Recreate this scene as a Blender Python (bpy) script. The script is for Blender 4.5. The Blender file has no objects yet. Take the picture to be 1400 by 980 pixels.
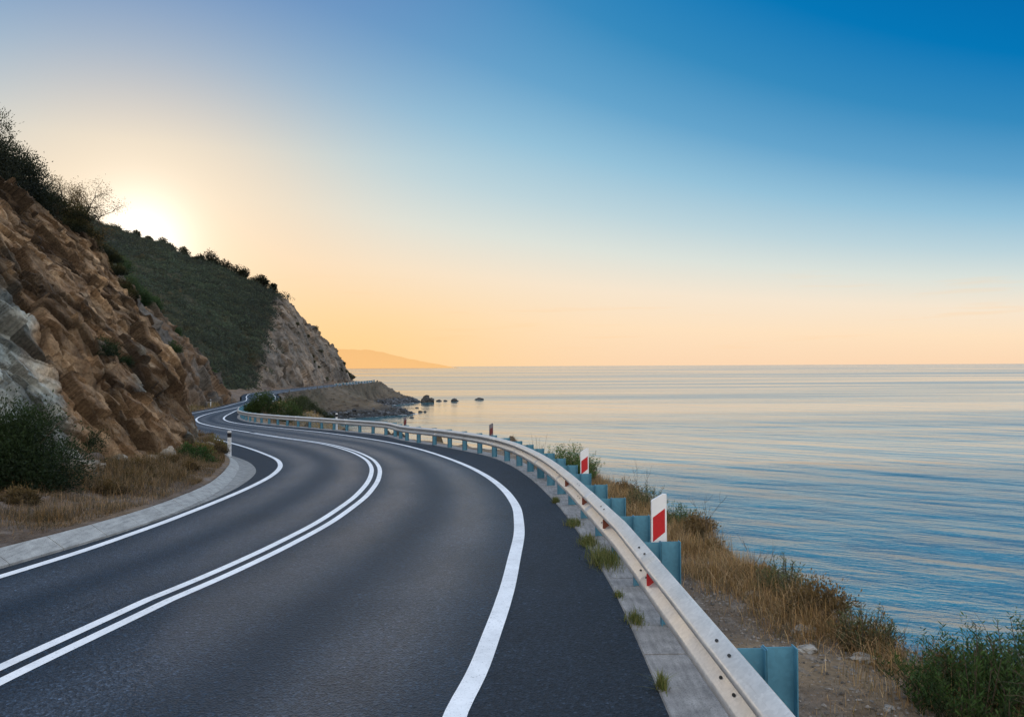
import bpy, math
import numpy as np
from mathutils import Vector
R = math.radians
scn = bpy.context.scene
COL = scn.collection
H = 2.3                       # eye height above the road
SEA = -9.7                    # sea level
rng = np.random.default_rng(7)

# ------------------------------------------------------------------ helpers
def pchip(xs, ys):
    xs = np.array(xs, float); ys = np.array(ys, float)
    h = np.diff(xs); d = np.diff(ys)/h
    m = np.zeros_like(ys)
    for i in range(1, len(xs)-1):
        if d[i-1]*d[i] > 0:
            w1 = 2*h[i]+h[i-1]; w2 = h[i]+2*h[i-1]
            m[i] = (w1+w2)/(w1/d[i-1]+w2/d[i])
    m[0] = d[0]; m[-1] = d[-1]
    def f(x):
        x = np.asarray(x, float)
        i = np.clip(np.searchsorted(xs, x)-1, 0, len(h)-1)
        t = (x-xs[i])/h[i]
        tt = np.clip(t, 0, 1)
        v = ((2*tt**3-3*tt**2+1)*ys[i] + (tt**3-2*tt**2+tt)*h[i]*m[i]
             + (-2*tt**3+3*tt**2)*ys[i+1] + (tt**3-tt**2)*h[i]*m[i+1])
        v = v + np.where(t < 0, t*h[i]*m[0], 0) + np.where(t > 1, (t-1)*h[i]*m[-1], 0)
        return v
    return f

def smooth_curve(pts, sig=0.06):
    """X as a function of Y, smoothed in log distance"""
    pts = sorted(pts, key=lambda p: p[1])
    us = np.log(np.array([p[1] for p in pts])+20.0); xs = [p[0] for p in pts]
    f = pchip(us, xs)
    g = np.linspace(us[0]-.6, us[-1]+.3, 1500); v = f(g)
    k = max(3, int(sig/(g[1]-g[0])))
    ker = np.exp(-0.5*(np.arange(-3*k, 3*k+1)/k)**2); ker /= ker.sum()
    vp = np.concatenate([v[0]+(v[1]-v[0])*np.arange(-3*k, 0), v, v[-1]+(v[-1]-v[-2])*np.arange(1, 3*k+1)])
    vs = np.convolve(vp, ker, 'valid')
    return lambda Y: np.interp(np.log(np.asarray(Y, float)+20.0), g, vs)

def drop(Y):
    a = np.clip(np.asarray(Y, float)-8, 0, None)
    return 2.7*(1-np.exp(-(0.04*a)/2.7*(1+0.012*a)))
def zr(Y): return -drop(Y)

def _hash(i, j, k, s):
    n = (i.astype(np.int64)*374761393 + j.astype(np.int64)*668265263 + k.astype(np.int64)*2147483647 + s*974634777) & 0xffffffff
    n = ((n ^ (n >> 13))*1274126177) & 0xffffffff
    n = ((n ^ (n >> 16))*2246822519) & 0xffffffff
    n = (n ^ (n >> 15)) & 0xffffffff
    return n/4294967295.0
def vnoise(p, s=0):
    f = np.floor(p); t = p-f; t = t*t*t*(t*(t*6-15)+10); i = f.astype(np.int64)
    r = 0
    for a in (0, 1):
        for b in (0, 1):
            for c in (0, 1):
                w = (t[:, 0] if a else 1-t[:, 0])*(t[:, 1] if b else 1-t[:, 1])*(t[:, 2] if c else 1-t[:, 2])
                r = r+w*_hash(i[:, 0]+a, i[:, 1]+b, i[:, 2]+c, s)
    return r*2-1
def fbm(p, o=5, s=0, g=.5):
    r = 0; a = 1; q = p.copy()
    for k in range(o):
        r = r+a*vnoise(q, s+k*17); a *= g; q = q*2.03+7.1
    return r
def facet(p, s=0, ko=.6, kt=1.1):
    """broken-block noise: per-cell tilted planes. returns displacement, crack distance, cell random"""
    f = np.floor(p).astype(np.int64)
    n = len(p); d1 = np.full(n, 9.); d2 = np.full(n, 9.); best = np.zeros((n, 3), np.int64); bc = np.zeros((n, 3))
    for a in (-1, 0, 1):
        for b in (-1, 0, 1):
            for c in (-1, 0, 1):
                i = f+np.array([a, b, c])
                fp = np.stack([i[:, 0]+_hash(i[:, 0], i[:, 1], i[:, 2], s), i[:, 1]+_hash(i[:, 0], i[:, 1], i[:, 2], s+1), i[:, 2]+_hash(i[:, 0], i[:, 1], i[:, 2], s+2)], 1)
                d = np.sqrt(((p-fp)**2).sum(1))
                m = d < d1
                d2 = np.where(m, d1, np.minimum(d2, d)); d1 = np.where(m, d, d1)
                best[m] = i[m]; bc[m] = fp[m]
    rv = np.stack([_hash(best[:, 0], best[:, 1], best[:, 2], s+k) for k in (5, 6, 7)], 1)*2-1
    off = _hash(best[:, 0], best[:, 1], best[:, 2], s+9)*2-1
    return off*ko+(rv*(p-bc)).sum(1)*kt, d2-d1, _hash(best[:, 0], best[:, 1], best[:, 2], s+11)

def mesh(name, verts, faces, mat=None, parent=None, col=None, smooth=False, uv=None):
    """verts (N,3), faces (M,k) array, col (N,3) per vertex, uv (N,2) per vertex"""
    me = bpy.data.meshes.new(name)
    verts = np.asarray(verts, np.float32); 
    if isinstance(faces, np.ndarray):
        k = faces.shape[1]; m = len(faces)
        me.vertices.add(len(verts)); me.vertices.foreach_set('co', verts.ravel())
        me.loops.add(m*k); me.loops.foreach_set('vertex_index', faces.astype(np.int32).ravel())
        me.polygons.add(m); me.polygons.foreach_set('loop_start', np.arange(0, m*k, k, dtype=np.int32))
        me.update(calc_edges=True)
    else:
        me.from_pydata([tuple(map(float, v)) for v in verts], [], faces)
    me.validate()
    if col is not None:
        a = me.color_attributes.new('Col', 'FLOAT_COLOR', 'POINT')
        c = np.ones((len(me.vertices), 4), np.float32); c[:, :3] = col
        a.data.foreach_set('color', c.ravel())
    if uv is not None:
        u = me.uv_layers.new(name='UVMap')
        li = np.zeros(len(me.loops), np.int32); me.loops.foreach_get('vertex_index', li)
        u.data.foreach_set('uv', np.asarray(uv, np.float32)[li].ravel())
    me.polygons.foreach_set('use_smooth', np.full(len(me.polygons), smooth))
    o = bpy.data.objects.new(name, me); COL.objects.link(o)
    if mat: me.materials.append(mat)
    if parent is not None: o.parent = parent
    return o
def tag(o, label=None, cat=None, group=None, kind=None):
    if label: o['label'] = label
    if cat: o['category'] = cat
    if group: o['group'] = group
    if kind: o['kind'] = kind
    return o
def empty(name, loc, label, cat, group=None, rz=0):
    o = bpy.data.objects.new(name, None); COL.objects.link(o); o.location = loc; o.rotation_euler = (0, 0, rz)
    o.empty_display_size = .1
    return tag(o, label, cat, group)
def gridfaces(nr, nc):
    i = np.arange(nr-1)[:, None]*nc+np.arange(nc-1)[None, :]
    return np.stack([i, i+1, i+nc+1, i+nc], -1).reshape(-1, 4)

class MB:
    """small part builder"""
    def __init__(s): s.v = []; s.f = []
    def add(s, v, f):
        b = len(s.v); s.v += [tuple(p) for p in v]; s.f += [tuple(b+i for i in q) for q in f]; return s
    def box(s, x0, x1, y0, y1, z0, z1, bev=0):
        v = [(x, y, z) for z in (z0, z1) for (x, y) in ((x0, y0), (x1, y0), (x1, y1), (x0, y1))]
        return s.add(v, [(3, 2, 1, 0), (4, 5, 6, 7), (0, 1, 5, 4), (1, 2, 6, 5), (2, 3, 7, 6), (3, 0, 4, 7)])
    def prism(s, poly, y0, y1):            # polygon in XZ extruded along Y
        n = len(poly); v = [(x, y0, z) for x, z in poly]+[(x, y1, z) for x, z in poly]
        return s.add(v, [tuple(range(n)), tuple(range(2*n-1, n-1, -1))]+[(i, i+n, (i+1) % n+n, (i+1) % n) for i in range(n)])
    def tube(s, pts, rad, n=6):
        pts = [Vector(p) for p in pts]; rings = []
        for i, p in enumerate(pts):
            d = (pts[min(i+1, len(pts)-1)]-pts[max(i-1, 0)]).normalized()
            a = d.orthogonal().normalized(); b = d.cross(a)
            r = rad[i] if hasattr(rad, '__len__') else rad
            rings.append([tuple(p+a*math.cos(t*2*math.pi/n)*r+b*math.sin(t*2*math.pi/n)*r) for t in range(n)])
        v = [q for rr in rings for q in rr]
        f = [(i*n+j, i*n+(j+1) % n, (i+1)*n+(j+1) % n, (i+1)*n+j) for i in range(len(pts)-1) for j in range(n)]
        f += [tuple(range(n-1, -1, -1)), tuple(range(len(v)-n, len(v)))]
        return s.add(v, f)
    def build(s, name, mat, parent=None, smooth=False):
        return mesh(name, s.v, s.f, mat, parent, smooth=smooth)

# ------------------------------------------------------------------ materials
def srgb(r, g, b):
    return tuple(((c/255)/12.92 if c/255 <= .04045 else ((c/255+.055)/1.055)**2.4) for c in (r, g, b))+(1,)
class NT:
    def __init__(s, name):
        s.m = bpy.data.materials.new(name); s.m.use_nodes = True; s.t = s.m.node_tree; s.t.nodes.clear()
        s.out = s.t.nodes.new('ShaderNodeOutputMaterial'); s.b = s.t.nodes.new('ShaderNodeBsdfPrincipled')
        s.t.links.new(s.b.outputs[0], s.out.inputs[0])
    def n(s, typ, **k):
        o = s.t.nodes.new('ShaderNode'+typ)
        for a, v in k.items():
            if a[0] == '_': o.inputs[a[1:].replace('_', ' ')].default_value = v
            else: setattr(o, a, v)
        return o
    def l(s, a, b): s.t.links.new(a, b)
    def coord(s, scale=(1, 1, 1), rot=(0, 0, 0), src='Object'):
        c = s.n('TexCoord'); m = s.n('Mapping'); m.inputs['Scale'].default_value = scale; m.inputs['Rotation'].default_value = rot
        s.l(c.outputs[src], m.inputs[0]); return m.outputs[0]
    def noise(s, vec, scale, detail=4, rough=.55, dist=0):
        o = s.n('TexNoise'); o.inputs['Scale'].default_value = scale; o.inputs['Detail'].default_value = detail
        o.inputs['Roughness'].default_value = rough; o.inputs['Distortion'].default_value = dist
        s.l(vec, o.inputs['Vector']); return o.outputs['Fac']
    def ramp(s, fac, stops):
        o = s.n('ValToRGB'); e = o.color_ramp.elements
        while len(e) < len(stops): e.new(.5)
        for i, (p, c) in enumerate(stops):
            e[i].position = p; e[i].color = c if hasattr(c, '__len__') else (c, c, c, 1)
        s.l(fac, o.inputs[0]); return o.outputs[0]
    def math(s, op, a, b=None, c=None, clamp=False):
        o = s.n('Math', operation=op); o.use_clamp = clamp
        for i, v in enumerate((a, b, c)):
            if v is None: continue
            if isinstance(v, (int, float)): o.inputs[i].default_value = v
            else: s.l(v, o.inputs[i])
        return o.outputs[0]
    def mix(s, fac, a, b, mode='MIX'):
        o = s.n('Mix', data_type='RGBA', blend_type=mode)
        for i, v in ((0, fac), (6, a), (7, b)):
            if isinstance(v, (int, float)) and i == 0: o.inputs[0].default_value = v
            elif isinstance(v, tuple): o.inputs[i].default_value = v
            elif isinstance(v, (int, float)): o.inputs[i].default_value = (v, v, v, 1)
            else: s.l(v, o.inputs[i])
        return o.outputs[2]
    def bump(s, h, strength=.5, dist=.01, nrm=None):
        o = s.n('Bump'); o.inputs['Strength'].default_value = strength; o.inputs['Distance'].default_value = dist
        s.l(h, o.inputs['Height'])
        if nrm is not None: s.l(nrm, o.inputs['Normal'])
        return o.outputs[0]
    def set(s, **k):
        for a, v in k.items():
            i = s.b.inputs[a.replace('_', ' ')]
            if isinstance(v, (int, float, tuple)): i.default_value = v
            else: s.l(v, i)
        return s.m
    def attr(s, name='Col'):
        return s.n('Attribute', attribute_name=name).outputs['Color']

def m_asphalt():
    t = NT('asphalt'); v = t.coord()
    fine = t.noise(v, 75, 3, .7); big = t.noise(v, .6, 4); mid = t.noise(v, 8, 4)
    vor = t.n('TexVoronoi', feature='F1'); vor.inputs['Scale'].default_value = 62; t.l(v, vor.inputs['Vector'])
    stone = t.ramp(vor.outputs['Color'], [(.0, .3), (.5, .7), (.8, 1.5), (1, 3.6)])
    v2 = t.n('TexVoronoi', feature='F1'); v2.inputs['Scale'].default_value = 27; t.l(v, v2.inputs['Vector'])
    stone = t.mix(1, stone, t.ramp(v2.outputs['Color'], [(.1, .72), (.9, 1.3)]), 'MULTIPLY')
    uv = t.n('TexCoord').outputs['UV']; sep = t.n('SeparateXYZ'); t.l(uv, sep.inputs[0])
    # wheel tracks: lateral profile (u: 0 left edge line, 1 centre, 2 right edge line, >2 shoulder)
    u = sep.outputs[0]
    pol = t.math('COSINE', t.math('MULTIPLY', t.math('ADD', u, .0), 4*math.pi))
    tr = t.math('MULTIPLY_ADD', pol, -.5, .5)
    st = t.noise(t.coord((1.1, .12, 1), src='UV'), 3.0, 3)
    tr2 = t.math('MULTIPLY', tr, t.math('MULTIPLY_ADD', st, 1.2, .4))
    c = t.mix(tr2, (.007, .017, .031, 1), (.032, .045, .065, 1))
    sh = t.ramp(u, [(.0, .0), (1, 1)]); 
    lft = t.math('LESS_THAN', u, 0.0); rgt = t.math('GREATER_THAN', u, 2.0)
    c = t.mix(t.math('ADD', lft, rgt, clamp=True), c, (.012, .018, .027, 1))
    c = t.mix(.85, c, stone, 'MULTIPLY')
    c = t.mix(1.0, c, t.ramp(big, [(.3, .78), (.7, 1.18)]), 'MULTIPLY')
    oil = t.noise(t.coord((2.2, .25, 1), src='UV'), 2.2, 5, .7); c = t.mix(1.0, c, t.ramp(oil, [(.55, 1), (.75, .62)]), 'MULTIPLY')
    c = t.mix(1.0, c, t.ramp(mid, [(.3, .88), (.7, 1.12)]), 'MULTIPLY')
    g3 = t.noise(v, 26, 2, .6); c = t.mix(1.0, c, t.ramp(g3, [(.36, .62), (.5, .95), (.64, 1.55)]), 'MULTIPLY')
    crk = t.n('TexVoronoi', feature='DISTANCE_TO_EDGE'); crk.inputs['Scale'].default_value = .42
    wv = t.n('VectorMath', operation='ADD'); nz = t.n('TexNoise'); nz.inputs['Scale'].default_value = 2.2; nz.inputs['Detail'].default_value = 5; t.l(v, nz.inputs['Vector'])
    sc_ = t.n('VectorMath', operation='SCALE'); sc_.inputs['Scale'].default_value = .9; t.l(nz.outputs['Color'], sc_.inputs[0]); t.l(v, wv.inputs[0]); t.l(sc_.outputs[0], wv.inputs[1]); t.l(wv.outputs[0], crk.inputs['Vector'])
    cm = t.math('MULTIPLY', t.ramp(crk.outputs['Distance'], [(0, 1), (.006, .7), (.012, 0)]), t.ramp(t.noise(v, .35, 2), [(.52, 0), (.6, .55)])); c = t.mix(cm, c, (.006, .007, .009, 1))
    h = t.math('ADD', vor.outputs['Distance'], t.math('MULTIPLY', fine, .6))
    rg = t.mix(t.math('ADD', lft, rgt, clamp=True), t.ramp(tr2, [(0, .54), (1, .39)]), (.7, .7, .7, 1))
    return t.set(Base_Color=c, Roughness=rg, Normal=t.bump(t.math('ADD', h, t.math('MULTIPLY', g3, 1.5)), .9, .011), Specular_IOR_Level=.42, Specular_Tint=(.74, .86, 1.0, 1))
def m_paint():
    t = NT('road_paint'); v = t.coord()
    n = t.noise(v, 60, 4, .7); w = t.noise(v, 5, 5, .7)
    c = t.mix(t.ramp(w, [(.45, 0), (.75, 1)]), (.90, .91, .93, 1), (.74, .75, .77, 1))
    c = t.mix(t.ramp(n, [(.58, 0), (.72, .75)]), c, (.16, .17, .19, 1))
    chips = t.noise(v, 22, 5, .75); c = t.mix(t.ramp(chips, [(.60, 0), (.68, .7)]), c, (.12, .125, .14, 1))
    dirt = t.noise(v, 1.3, 4, .6); c = t.mix(1, c, t.ramp(dirt, [(.3, .86), (.6, 1.0)]), 'MULTIPLY')
    return t.set(Base_Color=c, Roughness=.6, Normal=t.bump(n, .3, .004))
def m_concrete(name, base, dark, joints=None):
    t = NT(name); v = t.coord()
    n = t.noise(v, 5, 6, .65); f = t.noise(v, 90, 3, .6)
    c = t.mix(t.ramp(n, [(.35, 0), (.7, 1)]), dark, base)
    c = t.mix(t.ramp(f, [(.34, .55), (.5, 0)]), c, tuple(x*.35 for x in dark[:3])+(1,)); pit = t.noise(v, 32, 4, .7); c = t.mix(t.ramp(pit, [(.60, 0), (.72, .6)]), c, tuple(x*.45 for x in dark[:3])+(1,))
    st = t.noise(t.coord((6, .6, 1)), 4, 4); c = t.mix(1, c, t.ramp(st, [(.3, .68), (.65, 1.08)]), 'MULTIPLY')
    return t.set(Base_Color=c, Roughness=.85, Normal=t.bump(t.math('ADD', n, t.math('MULTIPLY', f, .4)), .5, .012))
def m_attr(name, rough=.8, nscale=25, bumps=.5, bdist=.03, var=.35, sub=0, spec=.3, transl=0):
    t = NT(name); v = t.coord(); c = t.attr()
    n = t.noise(v, nscale, 6, .7); n2 = t.noise(v, nscale/8, 4, .6)
    c = t.mix(1, c, t.ramp(n, [(.25, 1-var), (.75, 1+var)]), 'MULTIPLY')
    c = t.mix(1, c, t.ramp(n2, [(.25, 1-var*.6), (.75, 1+var*.6)]), 'MULTIPLY')
    if bumps: t.set(Normal=t.bump(n, bumps, bdist))
    m = t.set(Base_Color=c, Roughness=rough, Specular_IOR_Level=spec)
    return m
def m_leaf(name, haze=0):
    t = NT(name); c = t.attr()
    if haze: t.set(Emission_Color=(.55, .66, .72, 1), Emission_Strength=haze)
    tr = t.n('BsdfTranslucent'); t.l(t.mix(1, c, (1.2, 1.25, .7, 1), 'MULTIPLY'), tr.inputs[0])
    mx = t.n('MixShader'); mx.inputs[0].default_value = .2
    t.set(Base_Color=c, Roughness=.6, Specular_IOR_Level=.25)
    t.l(t.b.outputs[0], mx.inputs[1]); t.l(tr.outputs[0], mx.inputs[2]); t.l(mx.outputs[0], t.out.inputs[0])
    return t.m
def m_plain(name, c, rough=.5, metal=0, var=.15, scale=12, bump=.1):
    t = NT(name); v = t.coord(); n = t.noise(v, scale, 5, .65)
    cc = t.mix(1, c+(1,) if len(c) == 3 else c, t.ramp(n, [(.3, 1-var), (.7, 1+var)]), 'MULTIPLY')
    return t.set(Base_Color=cc, Roughness=rough, Metallic=metal, Normal=t.bump(n, bump, .004))
def m_galv(name, c, rough, metal, warm=None):
    t = NT(name); v = t.coord()
    vor = t.n('TexVoronoi'); vor.inputs['Scale'].default_value = 45; t.l(v, vor.inputs['Vector'])
    sp = t.ramp(vor.outputs['Color'], [(0, .9), (1, 1.08)])
    n = t.noise(v, 3, 6, .7); f = t.noise(t.coord((1, .15, 8)), 14, 4)
    cc = t.mix(1, c+(1,), sp, 'MULTIPLY'); cc = t.mix(1, cc, t.ramp(n, [(.3, .82), (.7, 1.1)]), 'MULTIPLY')
    cc = t.mix(t.ramp(f, [(.62, 0), (.8, .35)]), cc, (.25, .2, .15, 1))
    return t.set(Base_Color=cc, Roughness=t.ramp(n, [(.3, rough-.08), (.7, rough+.1)]), Metallic=metal, Normal=t.bump(n, .08, .01))

M = dict(
    asphalt=m_asphalt(), paint=m_paint(),
    strip=m_concrete('edge_concrete', (.36, .345, .33, 1), (.22, .21, .205, 1)),
    kerb=m_concrete('kerb_concrete', (.46, .46, .44, 1), (.33, .33, .32, 1)),
    gutter=m_concrete('gutter_concrete', (.33, .33, .32, 1), (.24, .24, .235, 1)),
    rock=m_attr('cliff_rock', .85, 11, 1.0, .10, .42),
    farrock=m_attr('far_rock', .9, 2.2, .9, .35, .35),
    ground=m_attr('ground', .95, 22, .9, .04, .38),
    stone=m_attr('stone', .8, 30, .6, .02, .3),
    searock=m_attr('sea_rock', .7, 2, .7, .2, .3),
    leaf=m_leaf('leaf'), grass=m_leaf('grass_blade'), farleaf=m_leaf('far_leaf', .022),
    bark=m_plain('bark', (.09, .065, .045), .9, 0, .3, 20, .4),
    rail=m_galv('galvanised_rail', (.66, .63, .59), .42, .3),
    post=m_galv('galvanised_post', (.085, .26, .37), .5, .15),
    white=m_plain('white_plastic', (.78, .80, .83), .45, 0, .06, 9, .05),
    red=m_plain('red_reflector', (.50, .015, .02), .35, 0, .12, 30, .05),
    dull=m_plain('shaded_plastic', (.16, .15, .17), .6), dullred=m_plain('shaded_reflector', (.14, .02, .02), .6),  # far marker posts: backlit shade put into darker board and reflector colours
    amber=m_plain('amber_reflector', (.20, .045, .02), .35, 0, .2, 30, .05),
    black=m_plain('black_plastic', (.02, .02, .025), .5),
    hole=m_plain('slot_shadow', (.02, .02, .02), .8),
    bolt=m_plain('bolt_steel', (.3, .3, .3), .4, .6),
)

# ------------------------------------------------------------------ road plan
f_out = smooth_curve([(-.75, -14), (-.62, -5), (-.5, 0), (-.4, 5.31), (-.29, 5.92), (-.19, 6.9), (-.08, 8.1), (.01, 9.9), (.1, 12.3), (.09, 14.08), (-.04, 16.19), (-.36, 18.89), (-1.05, 22.69), (-2.63, 28.78), (-4.83, 35.29), (-7.55, 41.2), (-11.2, 47.6), (-15.3, 53.5), (-19.3, 59), (-22.4, 64), (-24.9, 69.5), (-26.9, 75.5), (-28.2, 80.2), (-31.3, 93), (-33.3, 106), (-35.1, 118), (-40, 136), (-45.4, 155), (-46.3, 190), (-45.8, 227), (-45.3, 255), (-48, 272), (-60, 290), (-90, 320)], .012)
f_cen = smooth_curve([(-6.2, -14), (-5.2, -4), (-4.4, 2), (-3.87, 6.04), (-3.7, 6.98), (-3.5, 8.1), (-3.32, 9.3), (-3.13, 11.3), (-3.04, 13.32), (-3.08, 15.72), (-3.27, 18.39), (-3.76, 22.15), (-4.52, 25.86), (-5.69, 29.77), (-7.1, 33.43), (-8.8, 37), (-12.1, 42.2), (-16.6, 49.6), (-20.9, 56.5), (-25.2, 64.5), (-28.8, 74), (-31.2, 84), (-33.2, 97), (-36.0, 112), (-40.6, 129), (-47.8, 156), (-48.6, 190), (-48.3, 227), (-47.8, 255), (-51, 275), (-62, 293), (-92, 323)], .012)
f_inn = smooth_curve([(-9.6, -14), (-7.7, -3), (-6.5, 4), (-5.9, 8), (-5.74, 9.6), (-5.66, 11), (-5.66, 12.5), (-5.72, 14.38), (-5.88, 17.07), (-6.2, 20.23), (-6.75, 23.3), (-7.6, 26.2), (-9.4, 30.3), (-12.3, 36), (-15.6, 41.8), (-20, 49.5), (-25.4, 59), (-29.2, 68), (-32, 78), (-33.7, 87.6), (-35.2, 97.4), (-37.6, 109), (-39.2, 118), (-42.2, 128), (-46.2, 140), (-50.2, 157), (-51, 190), (-50.7, 227), (-50.2, 260), (-53.5, 278), (-64, 297), (-94, 326)], .012)
gR = pchip([-14, 0, 5, 8, 14, 20, 28, 40, 60, 100, 140, 300], [1.3, 1.3, 1.42, 1.1, .80, .86, 1.35, 1.75, 1.4, .8, .7, .7])
gL = pchip([-14, 0, 9, 12, 15, 17.5, 20, 22, 26, 30, 40, 60, 300], [.55, .55, .42, .12, .03, .0, .08, .22, .75, 1.25, 1.2, .9, .7])
asR = smooth_curve([(1.0, -14), (1.0, -4), (1.01, 2), (1.02, 5.3), (1.035, 7.2), (1.02, 9.5), (.975, 11.4), (.88, 14), (.66, 17.5), (.19, 22.3), (-.72, 27.5), (-1.95, 31.2), (-3.4, 34.8), (-5.15, 38.3)]+[(float(f_out(y)+gR(y)), y) for y in (43, 47, 52, 58, 64, 70, 77, 85, 95, 106, 118, 136, 155, 190, 227, 255, 272, 290, 320)], .012)
# left asphalt edge (foot of the kerb / gutter)
f_kl = smooth_curve([(-10.3, -14), (-8.3, -3), (-7.0, 4), (-6.2, 8.5), (-6.03, 9.6), (-5.92, 10.8), (-5.84, 12), (-5.82, 13.4), (-5.9, 15.07), (-6.08, 17.2), (-6.42, 19.4), (-7.0, 22.0), (-8.3, 25.5), (-10.7, 30.1), (-13.6, 36), (-16.9, 41.8), (-21.2, 49.5), (-26.4, 59), (-30.3, 68), (-33, 78), (-34.5, 87.6), (-35.9, 97.4), (-38.3, 109), (-39.9, 118), (-43, 128), (-47, 140), (-51, 157), (-51.8, 190), (-51.4, 227), (-50.9, 260), (-54.2, 278), (-64.8, 297), (-95, 326)], .012)
asL = f_kl
Ys = np.concatenate([np.arange(-14, 40, .2), np.arange(40, 120, .5), np.arange(120, 326, 1.0)])

def frame(f, Y):
    e = .25
    tx = (f(Y+e)-f(Y-e)); ty = np.full_like(tx, 2*e); L = np.hypot(tx, ty)
    return tx/L, ty/L           # tangent; right normal = (ty,-tx)
# asphalt sheet
rows = []; uvs = []
for Y in Ys:
    L, i, c, o, r = float(asL(Y)), float(f_inn(Y)), float(f_cen(Y)), float(f_out(Y)), float(asR(Y))
    us = [-.3, -.02]+list(np.linspace(0, 2, 17))+[2.02, 2.3]
    for u in us:
        if u < 0: x = L-.02+(i-.06-(L-.02))*(0 if u == -.3 else 1)
        elif u <= 1: x = i+(c-i)*u
        elif u <= 2: x = c+(o-c)*(u-1)
        else: x = o+.06 if u == 2.02 else r
        rows.append((x, Y, float(zr(Y)))); uvs.append((u, Y*1.0))
nc = 21
tag(mesh('road', rows, gridfaces(len(Ys), nc), M['asphalt'], uv=uvs, smooth=True), kind='structure')

def ribbon(name, f, off0, off1, z, mat, Y=Ys, smooth=True):
    tx, ty = frame(f, Y); x = f(Y)
    v = np.concatenate([np.stack([x+ty*o, Y-tx*o, zr(Y-tx*o)+z], 1) for o in (off0, off1)])
    n = len(Y); fa = np.array([(i, i+n, i+n+1, i+1) for i in range(n-1)])
    return tag(mesh(name, v, fa, mat, smooth=smooth), kind='structure')
ribbon('edge_line', f_out, -.08, .08, .004, M['paint'])
ribbon('edge_line', f_inn, -.07, .07, .004, M['paint'])
ribbon('centre_line', f_cen, -.17, -.055, .004, M['paint'], Ys[Ys < 48])
ribbon('centre_line', f_cen, .055, .17, .004, M['paint'], Ys[Ys < 48])
ribbon('centre_line', f_cen, -.08, .08, .004, M['paint'], Ys[Ys > 47.5])

# concrete strip under the rail: slabs
def slabs(name, prof, f, Y0, Y1, length, mat, gap=.012, jit=0):
    """prof: list of (offset to the right, height) ; separate slabs along f, one structure object"""
    V = []; F = []; y = Y0; k = len(prof)
    while y < Y1:
        tx, ty = frame(f, np.array([y])); dy = length*float(ty[0])
        yy = np.linspace(y+gap, y+dy-gap, max(2, int(length/.35)))
        j = rng.uniform(-jit, jit, 2)
        TX, TY = frame(f, yy); X = f(yy)
        b = len(V)
        for a in range(len(yy)):
            for (o, h) in prof:
                V.append((X[a]+TY[a]*o+j[0], yy[a]-TX[a]*o, float(zr(yy[a]-TX[a]*o))+h+(j[1]*.4 if h > -.15 else 0)))
        for a in range(len(yy)-1):
            for q in range(k-1):
                F.append((b+a*k+q, b+a*k+q+1, b+(a+1)*k+q+1, b+(a+1)*k+q))
        F.append(tuple(b+q for q in range(k-1, -1, -1))); F.append(tuple(b+(len(yy)-1)*k+q for q in range(k)))
        y += dy
    return tag(mesh(name, V, F, mat), kind='structure')
slabs('concrete_strip', [(.0, -.2), (.0, -.006), (.012, .012), (.53, .02), (.55, .0), (.55, -.2)], asR, -8, 110, 2.4, M['strip'], .008, .006)
# kerb (sloping face) on the inside of the bend, and the widening gutter below it
kof = pchip([-14, 12, 14, 17, 20, 22, 25, 30, 36, 60, 330], [0, 0, .04, .18, .40, .50, .42, .15, 0, 0, 0])
def f_kerb(Y): return asL(Y)-kof(Y)
slabs('kerb', [(-.27, -.2), (-.27, .175), (-.245, .19), (-.05, .06), (-.01, .03), (-.01, -.2)], f_kerb, -12, 31, 1.0, M['kerb'], .006, .003)
def gut():
    V = []; F = []; y = 13.0
    while y < 30.5:
        yy = np.linspace(y+.012, y+.62-.012, 3); b = len(V)
        for a in yy:
            w = float(kof(a))+.0
            
            tx, ty = frame(asL, np.array([a])); tx = float(tx[0]); ty = float(ty[0])
            for (o, h) in ((-w+.0, .028), (-w*.55, -.012), (-.01, .014), (-.01, -.2)):
                V.append((float(asL(a))+ty*o, a-tx*o, float(zr(a-tx*o))+h))
        for a in range(2):
            for q in range(3): F.append((b+a*4+q, b+a*4+q+1, b+(a+1)*4+q+1, b+(a+1)*4+q))
        F.append((b+3, b+2, b+1, b)); F.append((b+8, b+9, b+10, b+11)); y += .62
    tag(mesh('gutter', V, F, M['gutter']), kind='structure')
gut()

# ------------------------------------------------------------------ terrain, one sheet from the hill side to the sea bed
crestX = pchip([-14, 0, 5.7, 6.65, 8.03, 10.6, 14, 19.8, 26, 31, 40, 55, 70, 82, 92, 105, 118, 130, 160, 200, 255, 275, 295, 326],
               [5.2, 4.6, 3.75, 3.2, 2.85, 2.62, 2.5, 2.35, 1.6, .4, -4.2, -13.5, -21.5, -25.2, -25.2, -28.0, -34.5, -39.5, -44.6, -45.2, -43.6, -44.5, -60, -90])
waterX = pchip([-14, 0, 20, 30, 50, 70, 88, 100, 108, 120, 140, 160, 175, 184, 196, 204, 209, 218, 235, 250, 262, 272, 282, 298, 326],
               [17, 15, 12.5, 10.5, 3, -4.5, -10, -12, -14, -24, -34, -40.5, -43, -41, -32, -26, -29, -38, -41.5, -39.5, -35.5, -32.5, -35, -50, -80])
footX = pchip([-14, 0, 8, 15, 20, 25, 29, 31.5, 36, 44, 60, 75, 89, 100, 113, 122, 130, 155, 190, 227, 262, 278, 297, 326],
              [-14.5, -12, -10.3, -9.5, -9.4, -9.7, -10.8, -13, -16.6, -21.5, -29.3, -33.6, -35.9, -37.4, -40.0, -43.8, -48, -53, -52.9, -52.4, -51.9, -56, -68, -98])
TY = np.concatenate([np.arange(-14, 24, .14), np.arange(24, 60, .35), np.arange(60, 150, .8), np.arange(150, 326, 1.0)])
rowsR = []; rowsL = []; hR = []; hL = []
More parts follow.
